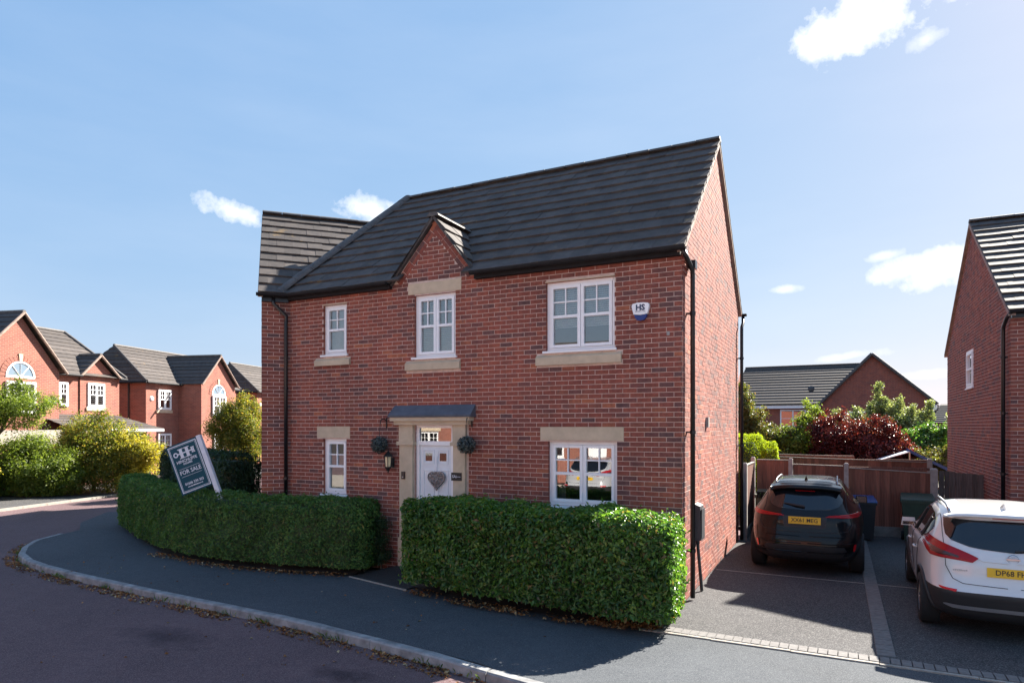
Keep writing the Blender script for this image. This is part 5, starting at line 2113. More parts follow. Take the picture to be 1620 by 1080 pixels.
# ================================================================== HEDGES
def hedge(name, label, path, hw, h, n, size, mat, seed, z0=.12, aspect=.5, bumpy=.035, power=7, flat=.55, lean=0.0, deep=.09):
    g = np.random.default_rng(seed)
    pts = np.array(path, float)
    # dense spline
    P = [Vector((x, y, 0)) for x, y in path]
    Q = []
    for i in range(len(P) - 1):
        p0, p1, p2, p3 = P[max(i - 1, 0)], P[i], P[i + 1], P[min(i + 2, len(P) - 1)]
        for k in range(16):
            t = k / 16
            Q.append(.5 * ((2 * p1) + (-p0 + p2) * t + (2 * p0 - 5 * p1 + 4 * p2 - p3) * t * t + (-p0 + 3 * p1 - 3 * p2 + p3) * t ** 3))
    Q.append(P[-1])
    Q = np.array([(q.x, q.y) for q in Q])
    seg = np.linalg.norm(np.diff(Q, axis=0), axis=1)
    S = np.concatenate([[0], np.cumsum(seg)])
    L = S[-1]

    def at(s):
        x = np.interp(s, S, Q[:, 0])
        y = np.interp(s, S, Q[:, 1])
        e = .05
        dx = np.interp(s + e, S, Q[:, 0]) - np.interp(s - e, S, Q[:, 0])
        dy = np.interp(s + e, S, Q[:, 1]) - np.interp(s - e, S, Q[:, 1])
        l = np.hypot(dx, dy) + 1e-9
        return x, y, dx / l, dy / l

    def surf(s, w, hh, k):
        """s along, w in [-1,1], hh in [0,1]; pushed onto a rounded box, scaled by k"""
        e = np.clip((np.abs(s - L / 2) - (L / 2 - hw)) / hw, 0, None) * np.sign(s - L / 2)
        p = power
        hv = np.clip(hh, 0, None)
        nrm = (np.abs(e) ** p + np.abs(w) ** p + hv ** p) ** (1 / p)
        sc = np.where(nrm > 1e-6, 1 / np.maximum(nrm, 1e-6), 1)
        sc = np.where(nrm > 1, sc, 1)
        e2, w2, h2 = e * sc, w * sc, hv * sc
        s2 = np.where(np.abs(e) > 0, L / 2 + np.sign(s - L / 2) * (L / 2 - hw) + e2 * hw, s)
        bmp = bumpy * (np.sin(s2 * 5.1 + w2 * 2.2 + seed) + .8 * np.sin(h2 * 7.3 + s2 * 3.7 + 1.3) + .7 * np.sin(s2 * 11.7 + h2 * 9.1 + w2 * 5 + 2.1) + .6 * np.sin(s2 * 2.1 + .4))
        x, y, dx, dy = at(np.clip(s2, 0, L))
        ww = w2 * (hw + bmp) * k
        ww = ww + lean * (h2 - .5) * h
        zz = z0 + h2 * (h - z0 + bmp * .7) * (k * .5 + .5 if k < 1 else 1)
        return x - dy * ww, y + dx * ww, zz, (dx, dy, e2, w2, h2)
    # leaves: faces weighted by area
    A = np.array([L * h, L * h, L * 2 * hw * 1.15, 2 * hw * h, 2 * hw * h])
    face = g.choice(5, n, p=A / A.sum())
    s = g.uniform(0, L, n)
    w = g.uniform(-1, 1, n)
    hh = g.uniform(0, 1, n)
    w = np.where(face == 0, -1.0, np.where(face == 1, 1.0, w))
    hh = np.where(face == 2, 1.0, hh)
    s = np.where(face == 3, 0.0, np.where(face == 4, L, s))
    x, y, z, (dx, dy, e2, w2, h2) = surf(s, w, hh, 1.0)
    nl = np.stack([np.abs(e2) ** (power - 1) * np.sign(e2), np.abs(w2) ** (power - 1) * np.sign(w2), h2 ** (power - 1)], 1)
    nx = nl[:, 0] * dx - nl[:, 1] * dy
    ny = nl[:, 0] * dy + nl[:, 1] * dx
    Nn = np.stack([nx, ny, nl[:, 2]], 1)
    Nn /= np.linalg.norm(Nn, axis=1, keepdims=True) + 1e-9
    Pp = np.stack([x, y, z], 1)
    dep = g.uniform(-1, 1, (n, 1)) ** 3 * .035 - g.uniform(0, 1, (n, 1)) ** 2 * deep
    stick = g.uniform(0, 1, (n, 1)) > .978
    dep = dep + stick * g.uniform(.02, .09, (n, 1))
    Pp = Pp + Nn * dep
    Pp[:, 2] = np.maximum(Pp[:, 2], .07)
    t = thing(name, label, 'hedge', (float(Q[0, 0]), float(Q[0, 1]), 0))
    obj('foliage', leaf_mesh('foliage', leaf_arrays(Pp, Nn + np.array([0, 0, .25]), size, aspect, .25, flat, seed)), mat, t)
    # stray twigs
    tw = MB()
    for k in g.choice(n, max(40, int(L * 34)), replace=False):
        a = Vector(Pp[k])
        dv = Vector(Nn[k]) + Vector((g.normal(0, .5), g.normal(0, .5), abs(g.normal(0, .5)) + .2))
        dv.normalize()
        tw.tube([a - dv * .10, a + dv * float(g.uniform(.015, .06))], [.0035, .0015], 4, False)
    obj('twigs', tw, 'bark', t, kind='stuff')
    # woody inside
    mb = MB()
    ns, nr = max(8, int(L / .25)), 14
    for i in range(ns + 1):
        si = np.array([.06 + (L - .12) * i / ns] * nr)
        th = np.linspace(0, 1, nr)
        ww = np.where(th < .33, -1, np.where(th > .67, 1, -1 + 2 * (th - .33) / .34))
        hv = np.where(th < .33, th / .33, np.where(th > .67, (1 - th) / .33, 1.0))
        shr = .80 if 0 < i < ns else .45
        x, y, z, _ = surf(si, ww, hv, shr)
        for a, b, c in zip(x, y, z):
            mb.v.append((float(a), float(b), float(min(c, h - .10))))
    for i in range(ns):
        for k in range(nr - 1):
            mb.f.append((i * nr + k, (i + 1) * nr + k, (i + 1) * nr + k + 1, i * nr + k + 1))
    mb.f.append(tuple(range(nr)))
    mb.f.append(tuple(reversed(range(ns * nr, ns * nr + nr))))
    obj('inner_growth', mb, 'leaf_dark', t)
    st = MB()
    for i in range(int(L / .35)):
        x, y, dx, dy = at(np.array([.2 + i * .35]))
        x, y = float(x[0]), float(y[0])
        st.tube([(x, y, 0), (x + random.uniform(-.05, .05), y + random.uniform(-.05, .05), .4)], .02, 5)
    obj('stem', st, 'bark', t)
    return t


hedge('hedge', 'glossy laurel hedge right of the path, its right end in sunlight', [(-6.08, 8.98), (-5.3, 8.82), (-4.3, 8.66), (-3.2, 8.56), (-2.4, 8.53), (-1.84, 8.56)], .56, 1.47, 44000, .074, 'leaf_laurel', 3, z0=.20, aspect=.42, bumpy=.034, power=9, flat=.7, lean=-.02, deep=.13)
hedge('hedge', 'long clipped dark green hedge curving round the corner left of the path', [(-7.5, 9.44), (-8.6, 9.14), (-9.6, 8.99), (-10.6, 8.95), (-11.7, 9.04), (-12.8, 9.33), (-14.2, 9.90), (-15.6, 10.5), (-16.8, 11.15), (-17.4, 11.75)], .44, 1.33, 80000, .052, 'leaf_yew', 4, z0=.14, aspect=.40, bumpy=.022, power=6, flat=.7, deep=.10)
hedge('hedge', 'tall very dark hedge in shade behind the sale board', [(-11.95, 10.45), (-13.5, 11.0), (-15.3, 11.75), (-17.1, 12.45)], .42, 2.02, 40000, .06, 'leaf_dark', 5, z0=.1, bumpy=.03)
hedge('conifer_hedge', 'yellow-green clipped conifer block beyond the fence by the house corner', [(-4.6, 20.6), (-1.95, 20.9)], .55, 2.42, 24000, .06, 'leaf_conifer', 6, z0=0, aspect=.3, bumpy=.02, power=9)
hedge('conifer_hedge', 'smaller yellow-green conifer block right of the larger one', [(-2.0, 20.3), (-1.55, 20.35)], .24, 2.18, 9000, .06, 'leaf_conifer', 7, z0=0, aspect=.3, bumpy=.02, power=9)


# ================================================================== TREES AND SHRUBS
def plant(name, label, cat, base, clumps, n, size, mat, seed, trunk=None, aspect=.5, parts=('foliage', 'stem'), squash=.9, group=None, branches=7, extra=None):
    """clumps: list of (dx, dy, z, r); leaves spread through every clump, denser outside"""
    g = np.random.default_rng(seed)
    rnd = random.Random(seed)
    t = thing(name, label, cat, base, group=group)
    b = np.array(base)
    sub = []
    for (dx, dy, z, r) in clumps:
        m = max(10, int(34 * r * r) + 8)
        for k in range(m):
            v = g.normal(0, 1, 3)
            v /= np.linalg.norm(v)
            rr = r * g.uniform(.1, 1.0) ** .5
            sub.append((dx + v[0] * rr, dy + v[1] * rr, z + v[2] * rr * squash, max(.06, r * g.uniform(.12, .48))))
    sub = np.array(sub)
    wgt = sub[:, 3] ** 2
    pick = g.choice(len(sub), n, p=wgt / wgt.sum())
    d = g.normal(0, 1, (n, 3))
    d /= np.linalg.norm(d, axis=1, keepdims=True)
    P = sub[pick, :3] + d * sub[pick, 3:4] * g.uniform(.1, 1.3, (n, 1)) + g.normal(0, .05, (n, 3)) + b
    lo_ = P[:, 2] < b[2] + .03
    P[lo_, 2] = b[2] + g.uniform(.02, .35, lo_.sum())
    P[:, 2] = np.maximum(P[:, 2], b[2] + .03)
    obj(parts[0], leaf_mesh(parts[0], leaf_arrays(P, d + np.array([0, 0, .4]), size, aspect, .25, .6, seed)), mat, t)
    mb = MB()
    tops = [c for c in clumps]
    tz = trunk or (.05, .25)
    r0, hfork = tz
    fork = Vector((base[0], base[1], base[2] + hfork))
    mb.tube([Vector(base) - Vector((0, 0, .05)), Vector((base[0] + .02, base[1], base[2] + hfork * .5)), fork], [r0 * 1.25, r0 * 1.05, r0], 8)
    for i in range(branches):
        c = sub[rnd.randrange(len(sub))]
        e = Vector((base[0] + c[0], base[1] + c[1], base[2] * 0 + c[2] + base[2]))
        md = fork.lerp(e, .5) + Vector((rnd.uniform(-.1, .1), rnd.uniform(-.1, .1), .08))
        mb.tube([fork, md, e], [r0 * .55, r0 * .35, r0 * .12], 6)
    obj(parts[1], mb, 'bark', t)
    return t


def ball(dx, dy, z, r):
    return [(dx, dy, z, r)]


TC = ('crown', 'trunk')
# left side of the side street
plant('shrub', 'big loose green and bronze shrub by the far pavement', 'shrub', (-27.6, 16.4, -.03), [(-1.9, -.4, 1.1, 1.0), (-1.0, 0, 1.5, 1.2), (.1, .2, 1.5, 1.3), (1.1, .4, 1.4, 1.2), (-.8, .0, 2.3, .9), (.2, .2, 2.5, .85), (.9, .6, 2.1, .9), (-1.6, -.8, .6, .8), (-.5, -.9, .6, .8), (.5, -.8, .6, .8), (1.4, -.3, .7, .9), (0, 1.2, 1.4, 1.2)], 70000, .085, 'leaf_mixed', 21, (.08, .3))
plant('shrub', 'bright yellow shrub at the right end of the bronze shrub', 'shrub', (-25.6, 16.7, -.03), [(0, 0, 1.6, .75), (.5, .2, 1.75, .65), (-.5, -.1, 1.9, .6), (.1, .2, 1.0, .7), (.8, .4, 1.5, .5), (-.3, 0, .6, .6), (.3, 0, .5, .6)], 20000, .085, 'leaf_yellow', 22, (.06, .3))
plant('shrub', 'low dark green rounded shrub in front of the bronze shrub', 'shrub', (-27.6, 14.3, -.03), [(0, 0, 1.2, 1.0), (-.9, -.4, 1.4, 1.0), (.8, .5, 1.0, .85), (-.1, .1, .4, .8), (.7, .4, .4, .7), (-1.5, -.8, 1.1, .9), (-.6, 0, 1.9, .7), (-1.4, -.6, .4, .7)], 44000, .085, 'leaf_green', 23, (.06, .2))
plant('shrub', 'yellow conifer shrub at the left edge of the view', 'shrub', (-27.6, 12.2, -.03), [(0, 0, .9, .7), (0, .1, 1.5, .5), (0, -.1, .5, .6)], 7000, .10, 'leaf_yellow', 24, (.05, .2))
plant('tree', 'small green street tree with thin trunk at the left edge', 'tree', (-28.0, 13.1, -.03), [(0, 0, 3.4, .95), (.3, .9, 3.55, .8), (.2, 1.7, 3.7, .55), (-.4, -.7, 3.3, .9), (.1, .5, 4.1, .6), (.2, .6, 3.0, .7), (.9, .3, 3.5, .6), (-.8, -.3, 3.5, .7)], 26000, .075, 'leaf_green', 25, (.07, 2.3), parts=TC, squash=.6)
plant('tree', 'dense round-headed green tree left of the main house', 'tree', (-21.6, 18.6, -.03), [(0, 0, 2.8, .95), (.45, .25, 2.6, .8), (-.45, -.25, 2.6, .8), (.1, .1, 3.3, .7), (.3, .2, 2.0, .85), (-.3, -.1, 1.9, .85)], 46000, .07, 'leaf_mixed', 26, (.07, 1.3), parts=TC)
# back gardens on the right
plant('tree', 'dark red-leaved plum tree above the garden fence', 'tree', (.55, 27.0, 0), [(-.75, 0, 2.35, .75), (.0, .2, 1.9, .9), (.75, 0, 2.1, .75), (-.6, .1, 1.6, .8), (1.4, .1, 1.6, .65), (-.95, 0, 2.95, .35), (-.45, 0, 3.0, .3), (.9, 0, 2.7, .4), (.4, 0, 1.4, .8), (-1.15, 0, 1.7, .5), (-1.5, -.2, 1.4, .35), (1.2, 0, 2.35, .35)], 48000, .085, 'leaf_red', 31, (.09, .9), parts=TC, squash=.85)
plant('shrub', 'tall pale green variegated shrub with upright shoots by the gable', 'shrub', (1.8, 33.0, 0), [(-.6, 0, 2.5, .9), (.3, 0, 2.7, .9), (1.2, 0, 2.2, .9), (-1.3, 0, 2.4, .6), (.1, 0, 3.3, .5), (1.6, 0, 1.6, .9), (.9, 0, 3.1, .3)] + [(x + .04 * math.sin(9 * z), 0, z, .15) for (x, za, zb) in ((-.2, 3.2, 4.5), (.05, 3.2, 4.0), (.6, 3.0, 3.9), (1.72, 2.4, 3.8), (1.45, 2.4, 3.2), (2.5, 2.0, 3.2), (-1.8, 2.2, 3.4), (-1.0, 2.6, 3.5), (1.1, 3.0, 3.6), (-.5, 3.0, 3.8)) for z in [za + .16 * k for k in range(int((zb - za) / .16) + 1)]], 64000, .085, 'leaf_pale', 32, (.10, .8))
plant('shrub', 'dark glossy green shrub right of the red-leaved tree', 'shrub', (3.0, 30.5, 0), [(0, 0, 1.7, .8), (.5, 0, 2.1, .6), (-.5, 0, 2.0, .6), (.7, 0, 1.5, .7)], 24000, .12, 'leaf_laurel', 33, (.08, .5))
plant('shrub', 'light olive shrub at the foot of the right house gable', 'shrub', (3.0, 27.0, 0), [(-.5, 0, 1.3, .6), (.3, 0, 1.4, .6), (.9, .2, 1.6, .6)], 14000, .09, 'leaf_olive', 34, (.05, .3))
plant('shrub', 'fresh green shrub seen against the right house corner', 'shrub', (4.6, 34.0, 0), [(0, 0, 1.9, .9), (.7, 0, 2.3, .7), (-.4, 0, 1.4, .9), (.9, 0, 1.5, .9)], 30000, .10, 'leaf_green', 35, (.08, .6))
plant('tree', 'feathery olive-green tree just right of the house corner', 'tree', (-3.3, 27.5, 0), [(0, 0, 2.9, .8), (-.3, 0, 3.5, .65), (.3, 0, 2.2, .8), (1.0, .2, 2.0, .75), (-.25, 0, 4.15, .35), (1.7, 0, 2.3, .4), (1.0, 0, 1.6, .8)], 32000, .10, 'leaf_olive', 36, (.08, 1.2), parts=TC)
plant('shrub', 'bright green upright shrub left of the red-leaved tree', 'shrub', (-1.2, 27.6, 0), [(0, 0, 2.0, .8), (.3, 0, 2.8, .55), (.3, 0, 3.4, .3), (-.6, 0, 1.8, .8), (.7, 0, 1.7, .7)], 20000, .10, 'leaf_green', 37, (.06, .5))
plant('topiary_plant', 'small potted plant of stacked dark balls beside the left pilaster', 'plant', (-7.42, 9.52, .1), [(0, 0, .18, .13), (0, 0, .46, .12), (0, 0, .74, .10)], 2600, .035, 'leaf_dark', 38, (.012, .8), branches=0)

# ================================================================== SALE BOARD
sg = thing('sale_board', 'dark teal estate agent board reading FOR SALE, tilted over the left hedge', 'sign', (-10.75, 9.05, 0))
tilt = 20.5
MS = Matrix.Translation((-11.38, 8.60, 1.86)) @ Matrix.Rotation(R(22), 4, 'Z') @ Matrix.Rotation(R(-tilt), 4, 'Y')
# board in its own plane: x right, z up, faces -y
bd = MB().box(-.335, .335, -.006, .006, -.50, .50, MS)
board = obj('board', bd, 'sign_teal', sg)
ps = MB().box(.338, .425, -.03, .05, -2.2, .505, MS)
obj('post', ps, 'timber_white', sg)


def sbox(mb, x0, x1, z0, z1, d=.0085):
    mb.box(x0, x1, -d, -.005, z0, z1, MS)


bo = MB()
for e, w in ((.030, .016), (.058, .006)):
    x, z = .335 - e, .50 - e
    sbox(bo, -x, x, z - w, z)
    sbox(bo, -x, x, -z, -z + w)
    sbox(bo, -x, -x + w, -z + w, z - w)
    sbox(bo, x - w, x, -z + w, z - w)
obj('border', bo, 'sign_white', board)
lo = MB()
for s_ in (-1, 1):
    sbox(lo, s_ * .065 - .032, s_ * .065 + .032, .19, .385)
    sbox(lo, s_ * .065 - .060, s_ * .065 + .060, .19, .206, .0095)
    sbox(lo, s_ * .065 - .060, s_ * .065 + .060, .369, .385, .0095)
sbox(lo, -.14, .20, .277, .302, .0090)
for k in range(14):
    a0, a1 = 2 * math.pi * k / 14, 2 * math.pi * (k + 1) / 14
    q = [MS @ Vector((-.185 + r_ * math.cos(a), -.0092, .2895 + r_ * math.sin(a))) for r_, a in ((.026, a0), (.052, a0), (.052, a1), (.026, a1))]
    lo.quad(*q)
for x in (.155, .19):
    sbox(lo, x, x + .022, .235, .345, .0098)
sbox(lo, .148, .222, .33, .345, .0102)
sbox(lo, .148, .222, .235, .248, .0102)
obj('logo', lo, 'sign_white', board)
for txt, sz, z, w_ in (('HINCHLIFFE', .078, .135, 1.05), ('HOLMES', .046, .075, 1.1), ('FOR SALE', .112, -.085, .95), ('01606 330 303', .070, -.315, .95), ('www.hinchliffeholmes.co.uk', .030, -.375, .95)):
    text_mesh(txt, sz, 'sign_white', 'lettering', board, MS @ Matrix.Translation((0, -.0075, z)) @ Matrix.Rotation(R(90), 4, 'X'), .001, .0016, sx=w_, local=False)
ln = MB()
sbox(ln, -.22, .22, -.010, -.005)
sbox(ln, -.22, .22, -.165, -.160)
obj('rule', ln, 'sign_white', board)


# ================================================================== HOUSES ALONG THE SIDE STREET
def rows_roof(mb, a, b, c, d, rows, th=.03):
    """eave a-b, top d-c: stepped courses of tiles as real geometry"""
    a, b, c, d = map(Vector, (a, b, c, d))
    nrm = (b - a).cross(d - a)
    if nrm.length < 1e-6:
        nrm = (b - a).cross(c - a)
    nrm.normalize()
    if nrm.z < 0:
        nrm = -nrm
    for i in range(rows):
        t0, t1 = i / rows, min(1, (i + 1.12) / rows)
        p0, p1 = a.lerp(d, t0), b.lerp(c, t0)
        q0, q1 = a.lerp(d, t1), b.lerp(c, t1)
        up = nrm * th
        mb.quad(p0 + up, p1 + up, q1 + nrm * .004, q0 + nrm * .004)
        mb.quad(p0, p1, p1 + up, p0 + up)


def simple_roof(parent, quads, rows=11, th=.035):
    mb = MB()
    for q in quads:
        if len(q) == 3:
            q = (q[0], q[1], q[2], q[2])
        rows_roof(mb, *q, rows, th)
    return obj('roof', mb, 'tile_joined', parent, kind='stuff', local=True)


def rtubes(parent, segs, r=.09, mat='ridge_tile', name='ridge'):
    for a, b in segs:
        obj(name, MB().tube([a, b], r, 7), mat, parent, local=True)


def half_round(parent, fr, sc, zc, r, rise=1.0):
    """white arched fanlight with spokes, brick arch ring and keystone"""
    n = 16
    ring = MB()
    pane = MB()
    fan = [fr.P(sc + r * .94 * math.cos(math.pi * k / n), zc + r * rise * .94 * math.sin(math.pi * k / n), .012) for k in range(n + 1)]
    pane.quad(*fan)
    for k in range(n):
        a0, a1 = math.pi * k / n, math.pi * (k + 1) / n
        q = [(sc + rr * math.cos(a), zc + rr * rise * math.sin(a)) for rr, a in ((r, a0), (r, a1), (r * .90, a1), (r * .90, a0))]
        ring.prism([fr.P(s, z, -.05) for s, z in q], fr.n * .09)
    for a in (50, 90, 130):
        a = R(a)
        p0, p1 = (sc, zc), (sc + r * .92 * math.cos(a), zc + r * rise * .92 * math.sin(a))
        ring.tube([fr.P(*p0, .02), fr.P(*p1, .02)], .022, 4)
    fr.box(ring, sc - r, sc + r, zc - .04, zc + .05, -.05, .016)
    w = obj('arched_window', ring, 'white_plastic', parent, local=True)
    obj('pane', pane, 'sky_reflect_glass', w, local=True)
    vs = MB()
    for k in range(n):
        a0, a1 = math.pi * (k + .06) / n, math.pi * (k + .94) / n
        q = [(sc + rr * math.cos(a), zc + rr * rise * math.sin(a)) for rr, a in ((r + .02, a0), (r + .02, a1), (r + .25, a1), (r + .25, a0))]
        vs.prism([fr.P(s, z, 0) for s, z in q], fr.n * .02)
    obj('brick_arch', vs, 'brick_orange', parent, local=True)
    ks = MB()
    ks.prism([fr.P(sc - .06, zc + r * rise, 0), fr.P(sc + .06, zc + r * rise, 0), fr.P(sc + .09, zc + r * rise + .32, 0), fr.P(sc - .09, zc + r * rise + .32, 0)], fr.n * .05)
    obj('keystone', ks, 'stone', parent, local=True)


def lwall(parent, polys, mat='brick_orange'):
    for pl in polys:
        obj('wall', MB().quad(*pl), mat, parent, local=True)


RZ15 = R(15)
p0 = street(0, 0)
h1 = thing('brick_house', 'sunlit orange brick house with arched window gable at the left edge', 'house', tuple(p0), RZ15)
EV = 5.1
RG = 7.53
# local axes: +x to the street, +y along the street
lwall(h1, [[(0, -.6, 0), (0, 3.75, 0), (0, 3.75, EV), (0, -.6, EV)], [(0, 3.75, 0), (-5.8, 3.75, 0), (-5.8, 3.75, EV), (0, 3.75, EV)],
           [(.8, -.55, 0), (.0, -.55, 0), (.0, -.55, EV), (.8, -.55, EV)], [(-5.8, -7, 0), (-5.8, 3.75, 0), (-5.8, 3.75, EV), (-5.8, -7, EV)],
           [(.8, -4.55, 0), (.8, -.55, 0), (.8, -.55, EV), (.8, -2.4, 7.35), (.8, -4.55, EV)], [(.8, -4.55, 0), (-5.8, -4.55, 0), (-5.8, -4.55, EV), (.8, -4.55, EV)]])
lwall(h1, [[(.06, 1.30, 0), (.06, 3.45, 0), (.06, 3.45, EV), (.06, 2.33, 6.05), (.06, 1.30, EV)]])
simple_roof(h1, [((.25, -3, EV), (.25, 3.95, EV), (-2.9, 3.25, RG), (-2.9, -3, RG)), ((-6.0, 3.95, EV), (-6.0, -4, EV), (-2.9, -4, RG), (-2.9, 3.25, RG)), ((.25, 3.95, EV), (-6, 3.95, EV), (-2.9, 3.25, RG))], 11)
simple_roof(h1, [((1.0, -.30, EV - .05), (-3.0, -.30, EV - .05), (-3.0, -2.4, 7.5), (1.0, -2.4, 7.5)), ((-3.0, -4.8, EV - .05), (1.0, -4.8, EV - .05), (1.0, -2.4, 7.5), (-3.0, -2.4, 7.5))], 10)
simple_roof(h1, [((-1.3, 1.18, EV + .05), (.28, 1.18, EV + .05), (.28, 2.33, 6.2), (-1.3, 2.33, 6.2)), ((.28, 3.55, EV + .05), (-1.3, 3.55, EV + .05), (-1.3, 2.33, 6.2), (.28, 2.33, 6.2))], 5)
rtubes(h1, [((-2.9, -3, RG + .03), (-2.9, 3.25, RG + .03)), ((-2.9, 3.25, RG + .03), (.25, 3.95, EV + .05)), ((1.0, -2.4, 7.5), (-2.9, -2.4, 7.5)), ((.28, 2.33, 6.2), (-1.0, 2.33, 6.2))])
rtubes(h1, [((1.0, -2.4, 7.47), (1.0, -.30, EV - .08)), ((1.0, -2.4, 7.47), (1.0, -4.8, EV - .08)), ((.28, 2.33, 6.17), (.28, 1.18, EV)), ((.28, 2.33, 6.17), (.28, 3.55, EV))], .055, 'verge', 'verge')
rtubes(h1, [((.30, -.3, EV - .02), (.30, 1.2, EV - .02)), ((.30, 3.5, EV - .02), (.30, 3.95, EV - .02))], .06, 'gutter_plastic', 'gutter')
W1 = Frame((.06, 0, 0), (0, 1, 0), (1, 0, 0))
window(h1, W1, 1.72, 2.72, 3.62, 4.78, cols=2, local=True, recess=-.06)
sl = MB()
W1.box(sl, 1.62, 2.82, 3.42, 3.58, .0, .06)
obj('stone_sill', sl, 'stone', h1, local=True)
W1b = Frame((0, 0, 0), (0, 1, 0), (1, 0, 0))
window(h1, W1b, .12, .62, 3.62, 4.72, cols=1, local=True, recess=-.10)
G1 = Frame((.8, 0, 0), (0, 1, 0), (1, 0, 0))
half_round(h1, G1, -2.42, 4.74, .66)
window(h1, G1, -3.1, -1.75, 3.2, 4.55, cols=2, local=True, recess=-.10)
# porch roof on the ground floor with fascia, bay and white wall base
simple_roof(h1, [((2.2, -1.2, 2.52), (2.2, 4.3, 2.52), (.07, 3.4, 3.22), (.07, -1.2, 3.22))], 6)
lwall(h1, [[(1.9, -5.5, 1.9), (1.9, -1.2, 1.9), (1.9, -1.2, 2.5), (1.9, -5.5, 2.5)]], 'edging')
lwall(h1, [[(1.85, -5.5, 0), (1.85, 1.6, 0), (1.85, 1.6, 2.5), (1.85, -5.5, 2.5)]])
lwall(h1, [[(1.6, 1.6, 0), (1.6, 4.0, 0), (1.6, 4.0, 2.5), (1.6, 1.6, 2.5)], [(1.6, 4.0, 0), (0, 4.0, 0), (0, 4.0, 2.5), (1.6, 4.0, 2.5)]])
for fa in (MB().box(2.12, 2.22, -1.2, 4.3, 2.40, 2.53), MB().box(0, 2.12, 4.2, 4.3, 2.40, 2.53)):
    obj('fascia', fa, 'white_plastic', h1, local=True)
WP1 = Frame((1.6, 0, 0), (0, 1, 0), (1, 0, 0))
window(h1, WP1, 2.5, 3.5, .85, 2.05, cols=2, local=True, recess=-.10)
bs_ = MB().box(1.6, 1.66, 1.6, 4.02, 0, .62)
obj('rendered_plinth', bs_, 'edging', h1, local=True)

p2 = street(5.6, 0)
h2 = thing('brick_house', 'sunlit brick house with hipped roof, alarm box and arched gable window', 'house', tuple(p2), RZ15)


def street_house(h, right_end, wing):
    lwall(h, [[(0, 0, 0), (0, right_end, 0), (0, right_end, EV), (0, 0, EV)], [(-5.0, 0, 0), (0, 0, 0), (0, 0, EV), (-5.0, 0, EV)], [(0, right_end, 0), (-5, right_end, 0), (-5, right_end, EV), (0, right_end, EV)]])
    simple_roof(h, [((.22, -.2, EV), (.22, right_end + .2, EV), (-2.5, right_end - .5, 7.2), (-2.5, .5, 7.2)), ((-5.2, right_end + .2, EV), (-5.2, -.2, EV), (-2.5, .5, 7.2), (-2.5, right_end - .5, 7.2)),
                    ((-5.2, -.2, EV), (.22, -.2, EV), (-2.5, .5, 7.2)), ((.22, right_end + .2, EV), (-5.2, right_end + .2, EV), (-2.5, right_end - .5, 7.2))], 10)
    rtubes(h, [((-2.5, .5, 7.23), (-2.5, right_end - .5, 7.23)), ((-2.5, .5, 7.23), (.22, -.2, EV + .04)), ((-2.5, right_end - .5, 7.23), (.22, right_end + .2, EV + .04))], .08)
    rtubes(h, [((.27, -.2, EV - .03), (.27, right_end, EV - .03)), ((-5.2, -.25, EV - .03), (.27, -.25, EV - .03))], .06, 'gutter_plastic', 'gutter')
    rtubes(h, [((-1.05, -.06, EV - .1), (-1.05, -.06, 0))], .045, 'black_plastic', 'downpipe')
    Wf = Frame((0, 0, 0), (0, 1, 0), (1, 0, 0))
    for (a, b, c, d) in ((.85, 1.85, 3.62, 4.72), (.85, 1.85, .95, 2.25)):
        window(h, Wf, a, b, c, d, cols=2, local=True, recess=-.10)
        sl = MB()
        Wf.box(sl, a - .12, b + .12, c - .20, c - .04, .0, .07)
        obj('stone_sill', sl, 'stone', h, local=True)
    ab = MB().lathe([(0, .08), (.10, .06), (.14, 0)], 14, (0, .42, 4.2), 'x')
    obj('alarm_cover', ab, 'white_plastic', h, local=True)
    if wing:
        wx, ya, yb, ym, zz = wing
        lwall(h, [[(wx, ya, 0), (wx, yb, 0), (wx, yb, EV), (wx, ym, zz), (wx, ya, EV)], [(0, ya, 0), (wx, ya, 0), (wx, ya, EV), (0, ya, EV)], [(wx, yb, 0), (0, yb, 0), (0, yb, EV), (wx, yb, EV)]])
        simple_roof(h, [((-2.0, ya - .15, EV), (wx + .2, ya - .15, EV), (wx + .2, ym, zz + .15), (-2.0, ym, zz + .15)), ((wx + .2, yb + .15, EV), (-2.0, yb + .15, EV), (-2.0, ym, zz + .15), (wx + .2, ym, zz + .15))], 8)
        rtubes(h, [((wx + .2, ym, zz + .17), (-2, ym, zz + .17))], .08)
        rtubes(h, [((wx + .2, ym, zz + .12), (wx + .2, ya - .15, EV - .02)), ((wx + .2, ym, zz + .12), (wx + .2, yb + .15, EV - .02))], .05, 'verge', 'verge')
        Gw = Frame((wx, 0, 0), (0, 1, 0), (1, 0, 0))
        half_round(h, Gw, ym, 4.55, .62)
        window(h, Gw, ym - .62, ym + .62, 3.3, 4.5, cols=2, local=True, recess=-.10)
        window(h, Gw, ym - .5, ym + .5, .9, 2.2, cols=2, local=True, recess=-.10)


street_house(h2, 8.0, (1.5, 2.55, 5.7, 4.1, 6.75))
p3 = street(16.0, 0)
h3 = thing('brick_house', 'distant brick house roof behind the round-headed tree', 'house', tuple(p3), RZ15)
street_house(h3, 9.0, (1.4, 4.2, 7.4, 5.8, 6.7))

# ================================================================== HOUSE BEHIND THE GARDENS
bh = thing('brick_house', 'brick gabled house behind the gardens with grey roof and white fascia', 'house', (-1.2, 62, 0), 0)
